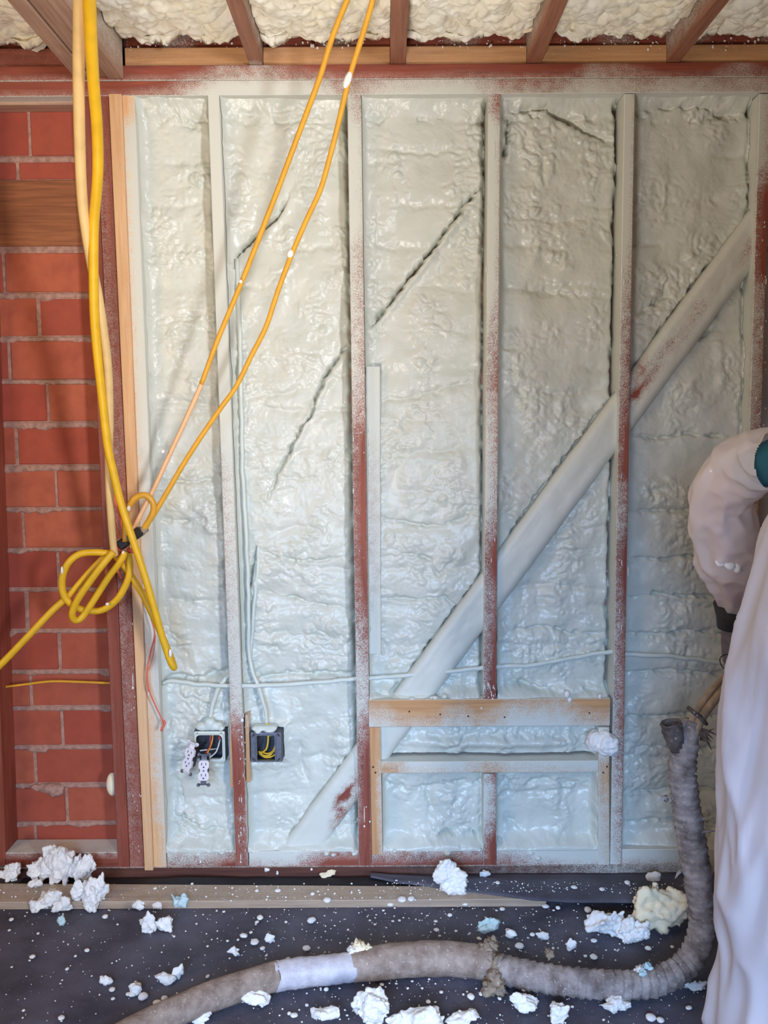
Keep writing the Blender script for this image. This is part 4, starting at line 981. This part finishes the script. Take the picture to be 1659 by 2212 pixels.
CH = [
 ('white foam lump at the far left end of the floor board', 22, 1902, 40, 36, 'foam_white', 1, .02),
 ('jagged white foam chunk left of centre in the heap by the brick bay', 85, 1903, 45, 44, 'foam_white', 2, .02),
 ('tallest spiky foam chunk in the heap by the brick bay', 125, 1905, 70, 68, 'foam_white', 3, .02),
 ('pointed foam chunk at the right of the heap by the brick bay', 178, 1908, 55, 58, 'foam_white', 4, .02),
 ('small foam crumb in front of the heap on the board', 78, 1918, 28, 18, 'foam_white', 5, .022),
 ('big smooth white chunk hanging over the front of the floor board', 203, 1962, 56, 66, 'foam_white', 6, 0),
 ('rounded white chunk behind the big smooth one at the board', 172, 1946, 32, 42, 'foam_white', 61, .02),
 ('domed white foam lump leaning on the front of the board at left', 100, 1964, 58, 36, 'foam_white', 7, 0),
 ('ragged foam scrap right of the domed lump', 135, 1968, 38, 30, 'foam_white', 8, 0),
 ('two-lobed white foam chunk on the dark floor at left', 320, 2014, 34, 44, 'foam_white', 9, 0),
 ('flat wing-like foam piece beside the two-lobed chunk', 352, 2008, 40, 26, 'foam_white', 10, 0),
 ('small white scrap touching the board front, left of the pale blue one', 300, 1962, 26, 16, 'foam_white', 11, 0),
 ('small knobbly scrap just left of the pale blue one at the board', 339, 1962, 20, 14, 'foam_white', 62, 0),
 ('pale blue foam scrap on the front edge of the board', 390, 1960, 36, 30, 'foam_blue', 12, 0),
 ('tiny pale blue foam scrap alone on the floor at far left', 133, 2000, 16, 20, 'foam_blue', 13, 0),
 ('white foam cone at the foot of the pine studs', 378, 1882, 38, 18, 'foam_white', 14, .01),
 ('low white foam mound at the sole plate left of the third stud', 583, 1886, 40, 16, 'foam_white', 15, .01),
 ('low beige foam mound at the sole plate near the third stud', 708, 1893, 34, 13, 'foam_beige', 16, .01),
 ('tall ragged white chunk standing in front of the framed opening', 972, 1934, 70, 72, 'foam_white', 17, .01),
 ('long cream foam chunk with shiny cut face beside the upright hose', 1432, 2008, 120, 82, 'foam_beige', 18, 0),
 ('angular cream foam block topping the chunk beside the upright hose', 1400, 1975, 62, 56, 'foam_beige', 19, .03),
 ('white bulky foam chunk left of the cream one', 1308, 2024, 84, 52, 'foam_white', 20, 0),
 ('square-ended foam chunk right in front of the bulky white one', 1365, 2034, 62, 48, 'foam_white', 21, 0),
 ('pale blue and white foam chunk above the hose', 1056, 2016, 46, 30, 'foam_blue', 22, 0),
 ('large upright white foam shard at the bottom edge', 800, 2212, 72, 66, 'foam_white', 23, 0),
 ('wide white foam chunk at the bottom edge right of the large shard', 910, 2216, 86, 40, 'foam_white', 24, 0),
 ('round white foam ball between the shard and the wide chunk at the bottom', 855, 2222, 40, 30, 'foam_white', 25, 0),
 ('flat white foam chunk at the bottom edge, second right of the large shard', 998, 2214, 66, 28, 'foam_white', 26, 0),
 ('oblong white foam chunk in front of the tan end of the hose', 546, 2168, 68, 32, 'foam_white', 27, 0),
 ('thin flat foam scrap near the bottom, left of the large shard', 702, 2204, 56, 24, 'foam_white', 28, 0),
 ('crescent foam scrap in front of the middle of the hose', 1132, 2180, 58, 36, 'foam_white', 29, 0),
 ('spiky little foam scrap at the bottom edge below the crescent one', 1208, 2206, 38, 34, 'foam_white', 30, 0),
 ('flat oval foam chunk in front of the ribbed hose', 1328, 2182, 58, 26, 'foam_white', 31, 0),
 ('small foam scrap at the foot of the hose bend', 1506, 2138, 36, 18, 'foam_white', 32, 0),
 ('small foam scrap just left of the one at the hose bend', 1478, 2134, 20, 18, 'foam_white', 63, 0),
 ('pale foam scrap lying against the hose below the fluffy band', 1145, 2138, 34, 16, 'foam_white', 33, 0),
 ('white foam pebble group piece above the hose, right of centre', 1232, 2054, 22, 26, 'foam_white', 34, 0),
 ('flat foam disc above the ribbed hose', 1172, 2028, 26, 14, 'foam_white', 35, 0),
 ('foam pebble between the pale blue chunk and the foam disc', 1104, 2026, 22, 18, 'foam_white', 36, 0),
 ('foam tuft at the wall edge near the upright hose', 1412, 1904, 30, 20, 'foam_white', 37, .02),
 ('foam tuft on the sheet flap below the framed opening', 1048, 1892, 22, 12, 'foam_white', 38, .02),
 ('pair-shaped foam pebble left of the hose tan end', 292, 2148, 26, 20, 'foam_white', 39, 0),
 ('oval foam pebble far left on the dark floor', 230, 2124, 26, 16, 'foam_white', 40, 0),
 ('long low foam crumb on the floor at left of centre', 357, 2122, 42, 18, 'foam_white', 41, 0),
 ('little winged foam crumb above the long low one', 385, 2112, 22, 26, 'foam_white', 42, 0),
 ('white foam pebble in the middle of the dark floor', 505, 2062, 26, 16, 'foam_white', 43, 0),
 ('white foam pebble right of the middle of the floor', 583, 2034, 20, 18, 'foam_white', 44, 0),
 ('foam scrap under the tan hose end', 430, 2206, 46, 22, 'foam_white', 45, 0)]
for (lab, px, py, w_, h_, m_, sd, lift) in CH:
    chunk(lab, px, py, w_, h_, m_, sd, lift, spikes=1.5 if w_ > 36 else 1.0, lobes=5 if w_ > 50 else 4)

# droplets: the larger ones singly, the specks as stuff
random.seed(5)
drop_meshes = []
for k in range(6):
    v, f = ball((0, 0, 0), (.01, .01, 0.0055), 12, 7)
    v = v * (1 + 0.16 * np.array([mnoise.noise(Vector(q * 140) + Vector((k * 5, 0, 0))) for q in v]))[:, None]
    me, c = new_mesh('foam_drop', v, f, M['foam_white']); drop_meshes.append(me)
big = [(1004, 1953, 10), (707, 1946, 12), (673, 1990, 11), (562, 1984, 10), (526, 2023, 10), (550, 2037, 12), (580, 2032, 9), (567, 2050, 8), (662, 2050, 10), (623, 2075, 9), (227, 1982, 9), (188, 2054, 7), (70, 2068, 7), (230, 2123, 12), (242, 2139, 9), (295, 2133, 13), (287, 2149, 10), (309, 2155, 13),
       (339, 2168, 10), (355, 2158, 10), (133, 2200, 8), (635, 2195, 10), (843, 1955, 9), (868, 1945, 12), (888, 1943, 10), (943, 2010, 8), (972, 1978, 7), (1085, 1965, 8), (1122, 2046, 12), (1150, 2020, 8), (1270, 1967, 11), (1205, 1962, 8), (1178, 1959, 9), (1283, 2033, 8), (1283, 2069, 10), (1400, 2050, 9),
       (1490, 2095, 9), (1525, 2050, 9), (1525, 1992, 9), (1017, 2155, 11), (1040, 2148, 8), (998, 2110, 9), (1406, 2200, 12), (1427, 2205, 9), (1488, 2178, 8), (1240, 2136, 6), (1097, 2010, 7), (985, 2012, 5), (1355, 1908, 8), (1385, 1921, 7), (1460, 1928, 10), (1240, 1918, 8), (1300, 1922, 7), (1075, 1908, 7), (925, 2165, 7), (778, 2160, 8), (705, 2138, 7),
       (510, 1953, 9), (533, 1952, 7), (630, 1949, 9), (600, 1925, 8), (555, 1925, 6), (675, 1932, 7), (335, 1920, 5), (415, 1910, 5), (1440, 2010, 7), (1500, 2010, 8), (1555, 1800, 2)]
for i in range(130):
    while True:
        x, y = random.uniform(0, 1530), random.uniform(1955, 2210)
        if random.random() < (0.35 + 0.65 * math.exp(-((x - 1000) / 450) ** 2)): break
    big.append((x, y, random.choice([3, 3.5, 4, 4, 5, 6])))
for i, (x, y, r) in enumerate(big):
    z = 0.024 if (1906 < y < 1948 and x < 1000) else (0.03 if (y < 1930) else 0.003)
    g = fl(x, y, z); d = np.linalg.norm(g - CAM) / FPX
    o = bpy.data.objects.new('foam_drop', drop_meshes[i % 6]); COL.objects.link(o); WM[o.name] = Matrix.Identity(4)
    o.location = g + np.array([0, 0, 0.2 * r * d]); s = r * d * 68
    o.scale = (s * random.uniform(.85, 1.2), s * random.uniform(.85, 1.2), s * random.uniform(.7, 1.1)); o.rotation_euler = (0, 0, random.uniform(0, 6))
    tag(o, 'small white foam droplet lying on the dark floor', 'foam drop', 'foam droplets on the floor')
parts = []
for i in range(1500):
    while True:
        x, y = random.uniform(-100, 1659), random.uniform(1950, 2260)
        if random.random() < (0.25 + 0.75 * math.exp(-((x - 950) / 450) ** 2)) * (1.2 - (y - 1950) / 380): break
    g = fl(x, y, 0.004); r = random.choice([.0008, .001, .0013, .0016, .0022, .003])
    v, f = ball(g, (r, r, r * .6), 5, 4); parts.append((v, f))
for i in range(330):
    x = random.uniform(820, 1659); y = random.uniform(1900, 1925) + max(0, (x - 1000) * 0.02); g = fl(x, y, 0.030); r = random.choice([.0008, .001, .0015, .002, .003])
    parts.append(ball(g, (r, r, r * .6), 5, 4))
for i in range(160):
    x = random.uniform(0, 1000); y = random.uniform(1908, 1946); g = fl(x, y, 0.024); r = random.choice([.001, .0015, .002, .003, .004])
    parts.append(ball(g, (r, r, r * .6), 6, 4))
v, f = join(parts)
tag(mk('foam_specks', v, f, M['foam_white']), 'fine white foam specks scattered over the dark floor', 'foam specks', kind='stuff')

# ================================================================== SPRAY HOSE
hose = empty('spray_hose', fl(1000, 2110, 0)); tag(hose, 'thick grey wrapped spray hose curving over the floor and up at the right', 'hose')
HR = 0.037
def hp(px, py, z): return PZ(px, py, z)
fl_pts = [hp(200, 2275, .036), hp(300, 2222, .036), hp(380, 2185, .036), (hp(450, 2155, .036)), hp(530, 2128, .036), hp(600, 2108, .037), hp(680, 2098, .037), hp(760, 2090, .037)]
def hose_part(name, pts, rad, mat, ribs=0.0, per=0.02, sub=14, n=22, seed=0, rough=0.03, lab=None):
    c = catmull(pts, sub); L = np.concatenate([[0], np.cumsum(np.linalg.norm(np.diff(c, axis=0), axis=1))])
    def wob(i, k, a):
        s = L[i]; ph = s / per + a / (2 * math.pi) * 0.9 + 0.25 * mnoise.noise(Vector((s * 20, seed, a)))
        saw = (ph % 1.0)
        return 1 + ribs * (saw - 0.5) + rough * mnoise.noise(Vector((s * 25, math.cos(a) * 1.5 + seed, math.sin(a) * 1.5))) + rough * 0.6 * mnoise.noise(Vector((s * 90, math.cos(a) * 4 + seed, math.sin(a) * 4)))
    v, f = tube(c, rad, n, True, (1, 1, 1), wob); o = mk(name, v, f, M[mat], hose)
    if lab: o['label'] = lab
    return o
hose_part('hose_sleeve', fl_pts[:6], [.034, .036, .036, .037], 'wrap_brown', 0.0, rough=.05, lab='smooth tan end of the sleeve')
hose_part('hose_sleeve', [hp(594, 2110, .036), hp(640, 2102, .037), hp(700, 2096, .037), hp(768, 2088, .037)], [.038, .037, .036], 'wrap_white', 0.04, 0.03, rough=.05, seed=3, lab='white taped section of the sleeve')
hose_part('hose_sleeve', [hp(760, 2089, .036), hp(800, 2082, .038), hp(870, 2074, .042), hp(950, 2070, .043), hp(1020, 2076, .040), hp(1065, 2086, .038)], [.038, .043, .044, .044, .041], 'wrap_brown', 0.02, .05, rough=.06, seed=5, lab='thick brown section of the sleeve')
up_pts = [hp(1060, 2085, .037), hp(1100, 2098, .036), hp(1200, 2117, .036), hp(1300, 2127, .036), hp(1380, 2127, .037)]
b0 = up_pts[-1]
col = [P(1440, 2112, b0[1] + .01), P(1482, 2082, b0[1] + .03), P(1508, 2040, b0[1] + .04), P(1518, 1985, b0[1] + .05), P(1512, 1920, b0[1] + .05), P(1500, 1850, b0[1] + .06), P(1488, 1780, b0[1] + .06), P(1478, 1710, b0[1] + .06), P(1474, 1650, b0[1] + .06), P(1482, 1600, b0[1] + .06)]
hose_part('hose_sleeve', up_pts + col, [.037, .036, .035, .034, .033, .034, .036, .036, .035, .033], 'wrap', 0.16, 0.0225, sub=26, seed=9, rough=.07, lab='ribbed grey wrapped section of the sleeve')
top = col[-1]; YH = top[1]
hose_part('hose_neck', [P(1480, 1625, YH), P(1487, 1590, YH), P(1496, 1556, YH)], [.03, .026, .021], 'wrap', .1, .015, seed=11, rough=.1)
# torn collar opening to the left
c0 = P(1462, 1622, YH - .01); c1 = P(1452, 1575, YH - .012); c2 = P(1449, 1560, YH - .012)
v, f = tube(catmull([c0, (c0 + c1) / 2, c1, c2], 6), [.016, .024, .027, .026], 14, False, wob=lambda i, k, a: 1 + .18 * mnoise.noise(Vector((i * .4, math.cos(a) * 2, math.sin(a) * 2))))
o = mk('torn_sleeve', v, f, M['wrap_dark'], hose); o.modifiers.new('t', 'SOLIDIFY').thickness = 0.004
for pts, r in (([P(1488, 1580, YH), P(1500, 1545, YH), P(1530, 1500, YH + .02), P(1560, 1468, YH + .04), P(1592, 1440, YH + .07), P(1605, 1415, YH + .09)], .0085), ([P(1498, 1590, YH - .01), P(1515, 1552, YH - .01), P(1545, 1510, YH + .01), P(1575, 1480, YH + .03), P(1610, 1448, YH + .06), P(1618, 1420, YH + .09)], .0115)):
    v, f = tube(catmull(pts, 8), r, 12); mk('inner_hose', v, f, M['hose_tan'], hose)
for k, (x, y) in enumerate(((1492, 1530), (1500, 1538), (1508, 1546))):
    v, f = tube(catmull([P(1486 + k * 6, 1528 + k * 5, YH - .012), P(1500 + k * 8, 1540 + k * 7, YH - .03), P(1518 + k * 4, 1550 + k * 7, YH - .01)], 5), .005, 8); mk('tie_band', v, f, M['wrap_dark'], hose)
random.seed(31)
for k in range(9):
    s = P(1505 + random.uniform(-4, 10), 1572 + random.uniform(0, 25), YH - .01); e_ = P(1528 + random.uniform(0, 22), 1575 + random.uniform(-8, 45), YH - .02)
    v, f = tube(catmull([s, (s + e_) / 2 + np.array([0, -.01, .006]), e_], 5), [.004, .003, .0006], 6); mk('frayed_strand', v, f, M['wrap_dark'], hose)
for (x, y, dx, dy) in ((1508, 1798, 40, -3), (1440, 1722, -14, 8), (1516, 1770, 10, -2), (1500, 1670, 6, 4), (1440, 1728, -12, -10), (1470, 1880, -12, 18)):
    s = P(x, y, YH - .02); e_ = P(x + dx, y + dy, YH - .03); v, f = tube([s, (s + e_) / 2 + np.array([0, 0, .002]), e_], [.007, .004, .0006], 6); mk('frayed_strand', v, f, M['wrap'], hose)
# fluffy clump round the hose joint
for (x, y, s, z, m_) in ((1050, 2052, .022, .07, 'fluff'), (1062, 2040, .018, .08, 'fluff'), (1065, 2085, .026, .05, 'fluff'), (1070, 2115, .024, .035, 'fluff'), (1058, 2135, .02, .02, 'fluff'), (1080, 2138, .016, .02, 'fluff'), (1187, 2060, .012, .075, 'fluff'), (775, 2048, .018, .075, 'foam_beige'), (762, 2056, .014, .07, 'foam_white'), (795, 2050, .012, .075, 'foam_beige'), (1380, 2098, .012, .07, 'foam_white'), (1398, 2092, .014, .07, 'foam_blue'), (1388, 2104, .012, .068, 'foam_blue')):
    c = PZ(x, y, z); v, f = ball(c, s, 18, 14)
    dn = np.array([mnoise.noise(Vector((q - c) / s * 2.2) + Vector((x, y, 0))) + 0.6 * mnoise.noise(Vector((q - c) / s * 5) + Vector((x, y, 0))) for q in v])
    v = c + (v - c) * (0.95 + 0.7 * dn)[:, None]
    mk('clinging_fluff' if m_ == 'fluff' else 'clinging_foam', v, f, M[m_], hose)

# ================================================================== PERSON
def folds(v, nn, amp, f1, f2, seed):
    d = np.array([(1 - abs(mnoise.noise(Vector((q[0] * f1 + q[2] * f2 * 1.4 + seed, q[1] * f1, q[2] * f2)))) * 2.6) + 0.5 * (1 - abs(mnoise.noise(Vector((q[0] * f1 * 2 - q[2] * f2 * 2 + seed, q[1] * f1 * 2, q[2] * f2 * 2)))) * 2.6) for q in v])
    return v + nn * (amp * d)[:, None]
TY = -0.98
HIP = np.array([1.06, TY, 0.92])
sh_l = np.array([0.86, -0.95, 1.42]); el = P(1556, 1085, -.64); wr = P(1580, 1312, -.52); hd = P(1590, 1395, -.50)
sh_r = np.array([1.30, -0.84, 1.40]); el_r = np.array([1.36, -0.60, 1.22]); wr_r = np.array([1.16, -0.46, 1.10])
lk, la = np.array([0.88, TY + .03, .50]), np.array([0.86, TY - .02, .10]); rk, ra = np.array([1.24, TY + .05, .50]), np.array([1.28, TY, .10])
lh, rh = HIP + (-.10, 0, 0), HIP + (.10, 0, 0)
chest = np.array([1.09, TY + .06, 1.28]); neck = np.array([1.09, TY + .10, 1.50]); head = np.array([1.06, TY + .16, 1.64])
body_parts = [tube(catmull([HIP - (0, 0, .1), HIP, HIP + (.01, .03, .18), chest, chest + (0, .02, .13)], 6), [.14, .165, .14, .17, .11], 18, True, (1, .72, 1)),
              tube([neck - (0, .02, .06), neck + (0, .01, .05)], .058, 14), ball(head, (.078, .098, .118), 20, 16), ball(head + (0, .098, -.012), (.013, .018, .022), 8, 6), ball(head + (-.078, -.005, -.005), (.012, .022, .032), 8, 6), ball(head + (.078, -.005, -.005), (.012, .022, .032), 8, 6),
              ball(head + (0, .078, -.06), (.03, .02, .012), 10, 6), ball(head + (0, .055, -.095), (.035, .03, .02), 10, 6), ball(head + (0, .078, .03), (.05, .016, .012), 10, 6),
              tube(catmull([sh_l, P(1668, 1004, -.82), P(1610, 1028, -.735), el, (el + wr) / 2, wr], 5), [.05, .041, .041, .042, .042, .03], 14), tube(catmull([sh_r, (sh_r + el_r) / 2, el_r, (el_r + wr_r) / 2, wr_r], 5), [.058, .052, .046, .042, .03], 14),
              tube(catmull([lh, (lh + lk) / 2, lk, (lk + la) / 2, la], 5), [.098, .085, .062, .056, .042], 14), tube(catmull([rh, (rh + rk) / 2, rk, (rk + ra) / 2, ra], 5), [.098, .085, .062, .056, .042], 14),
              tube([chest + (-.19, .02, .12), chest + (.19, .02, .12)], .065, 14)]
v, f, n_ = solid(body_parts, 0.011, 4)
person = mk('person', v, f, M['skin'])
tag(person, 'person in a white hooded coverall, elbow out, holding the hose', 'person')
def child(name, v, f, m_, lab=None, smooth=True):
    o = mk(name, v, f, M[m_], person, smooth=smooth)
    if lab: o['label'] = lab
    return o
# coverall: torso, legs, right sleeve and hood in one skin
side = lambda px, py, Y, dx=0.0: P(px, py, Y) + np.array([dx, 0, 0])
lx = [(1672, 1080), (1650, 1160), (1625, 1260), (1600, 1370), (1575, 1480), (1556, 1580), (1553, 1680), (1547, 1780), (1545, 1880), (1546, 1980), (1550, 2060), (1545, 2130), (1530, 2212), (1520, 2260)]
parts = []
# left silhouette carried by a broad drape
L_pts = [P(x, y, TY) for x, y in lx]; radL = [.10, .11, .12, .13, .14, .145, .145, .14, .13, .12, .115, .115, .12, .125]
parts.append(tube(catmull([p + np.array([r + 0.02, 0, 0]) for p, r in zip(L_pts, radL)], 5), radL, 22, True, (1, 1.05, 1)))
parts.append(tube(catmull([HIP - (0, 0, .1), HIP, HIP + (.01, .03, .18), chest, chest + (0, .02, .15)], 6), [.20, .215, .20, .205, .13], 22, True, (1, .78, 1)))
parts.append(tube(catmull([rh, (rh + rk) / 2, rk, (rk + ra) / 2, ra], 5), [.13, .125, .11, .10, .11], 18))
parts.append(tube(catmull([sh_r, (sh_r + el_r) / 2, el_r, (el_r + wr_r) / 2, wr_r], 5), [.085, .08, .075, .068, .042], 16))
parts.append(tube([chest + (-.15, .02, .12), chest + (.2, .02, .12)], .085, 16))
parts.append(ball(head + (0, -.035, .015), (.105, .10, .14), 20, 14)); parts.append(tube([neck - (0, .03, .08), neck + (0, -.02, .06)], .09, 16))
v, f, n_ = solid(parts, 0.010, 6)
v = folds(v, n_, 0.015, 10.0, 1.6, 3.0)
o = child('coverall', v, f, 'suit'); 
# left sleeve: loose, thin, torn open at the shoulder
rim = P(1700, 985, -.88)
sl = [rim, P(1658, 990, -.81), P(1600, 1016, -.73), P(1553, 1075, -.66), P(1562, 1140, -.62), P(1580, 1205, -.58), P(1590, 1262, -.55), P(1586, 1312, -.52)]
def sw(i, k, a): return 1 + .15 * (1 - 2.4 * abs(mnoise.noise(Vector((i * .09, math.cos(a) * 1.3, math.sin(a) * 1.3 + 4))))) + .06 * mnoise.noise(Vector((i * .3, math.cos(a) * 2.4, math.sin(a) * 2.4)))
v, f = tube(catmull(sl, 20), [.058, .062, .066, .062, .070, .080, .062, .034], 84, False, (1, 1, 1), lambda i, k, a: sw(i / 2, k, a))
def to_px(q):
    d = q - CAM; w_ = d.dot(CF); return IW / 2 + FPX * d.dot(CR) / w_, IH / 2 - FPX * d.dot(CU) / w_
keep = []
for fc in f:
    cq = v[fc].mean(0); ax_c = np.array([to_px(cq)])[0]
    near_side = cq[1] < np.interp(cq[0], [0.7, 0.9], [-.66, -.85])
    if ((ax_c[0] - 1668) / 38) ** 2 + ((ax_c[1] - 1000) / 58) ** 2 < 1 and near_side: continue
    keep.append(fc)
f = keep
o = child('coverall_sleeve', v, f, 'sleeve', 'thin see-through white sleeve')
v, f = tube(catmull([sh_l + (.05, -.02, .0), sh_l + (.02, 0, 0), P(1700, 990, -.88), P(1668, 998, -.82), P(1620, 1018, -.745)], 5), [.10, .08, .051, .048, .046], 20, True)
child('shirt_sleeve', v, f, 'teal', 'teal shirt sleeve')
v, f = tube([P(1580, 1300, -.52), P(1583, 1328, -.515), P(1585, 1352, -.51)], [.044, .042, .040], 18, True, wob=lambda i, k, a: 1 + .05 * mnoise.noise(Vector((i, a, 2))))
child('glove_cuff', v, f, 'cuff', 'black elastic glove cuff')
def hand(w_, fwd, across, palm_n, s=1.0):
    fwd, across, palm_n = [np.asarray(q, float) / np.linalg.norm(q) for q in (fwd, across, palm_n)]
    ps = []
    pc = w_ + fwd * .05 * s
    for t in (-.024, -.008, .008, .024): ps.append(tube([w_ + across * t * .7, w_ + fwd * .05 + across * t, w_ + fwd * .09 + across * t * 1.1], [.019, .0175, .0125], 10))
    for t, L in ((-.029, .066), (-.0095, .078), (.0105, .074), (.030, .058)):
        a = w_ + fwd * .086 + across * t * 1.05
        b = a + fwd * L * .42 + palm_n * L * .12; c = b + fwd * L * .05 + palm_n * L * .42; d = c - fwd * L * .26 + palm_n * L * .16
        ps.append(tube(catmull([a - fwd * .012, a, b, c, d], 4), [.0115, .011, .0105, .010, .0085], 8))
    a = w_ + fwd * .03 - across * .030
    ps.append(tube(catmull([a, a + fwd * .025 - across * .020 + palm_n * .014, a + fwd * .048 - across * .016 + palm_n * .034, a + fwd * .06 + across * .004 + palm_n * .046], 4), [.015, .0125, .011, .009], 8))
    return solid(ps, 0.0045, 3)
v, f, n_ = hand(P(1585, 1350, -.51), (0.05, .02, -1), (-.3, 1, 0), (1, .3, 0)); child('glove', v, f, 'glove', 'grey glove gripping the hose')
v, f, n_ = hand(wr_r, (-1, .25, -.2), (0, .2, 1), (-.2, 1, 0)); child('glove', v, f, 'glove', 'grey glove')
for (a, dx) in ((la, -1), (ra, 1)):
    v, f, n_ = solid([ball(a + (0, .09, -.055), (.05, .13, .045), 14, 10), tube([a + (0, 0, -.06), a + (0, 0, .06)], .055, 14)], .009, 3)
    v[:, 2] = np.maximum(v[:, 2], 0.006); child('boot', v, f, 'boot')
for sx in (-1, 1):
    v, f = ball(head + (sx * .03, .083, .006), .012, 12, 8); child('eye', v, f, 'eye')
v, f = ball(head + (0, -.012, .03), (.083, .094, .098), 18, 12); child('hair', v, f, 'hair')
# foam splash stuck to the sleeve, small wire loop at the glove
def splash(x, y, Y, s, sd):
    c = P(x, y, Y); v, f = ball(c, s, 14, 10)
    v = v + (v - c) * (0.5 * np.array([mnoise.noise(Vector(q * 45) + Vector((sd, 0, 0))) for q in v]))[:, None]; child('foam_splash', v, f, 'foam_white')
splash(1560, 1212, -.655, (.016, .008, .013), 1); splash(1576, 1222, -.66, (.014, .008, .010), 2); splash(1591, 1226, -.66, (.011, .008, .012), 3)
splash(1541, 1017, -.735, (.008, .005, .006), 4); splash(1618, 967, -.80, (.004, .004, .004), 5)
v, f = tube(catmull([P(1588, 1418, -.53), P(1566, 1414, -.54), P(1555, 1424, -.54), P(1560, 1440, -.54), P(1570, 1446, -.53)], 6), .0014, 6)
tag(mk('wire_loop', v, f, M['slot']), 'thin dark wire loop by the gloved hand', 'wire')
# spray gun in the hands
gun = empty('spray_gun', P(1622, 1420, -.48)); tag(gun, 'dark spray gun held by the person behind the suit edge', 'spray gun')
g0 = P(1622, 1400, -.47)
v, f = rbox(g0, (.05, .16, .045), .01); mk('gun_body', v, f, M['black_plastic'], gun, smooth=False)
v, f = tube([g0 + (0, .08, .005), g0 + (0, .15, .005)], [.016, .010], 14); mk('nozzle', v, f, M['metal'], gun)
v, f = rbox(g0 + (0, -.03, -.07), (.032, .042, .11), .01, rotm('X', 12)); mk('gun_handle', v, f, M['black_plastic'], gun, smooth=False)
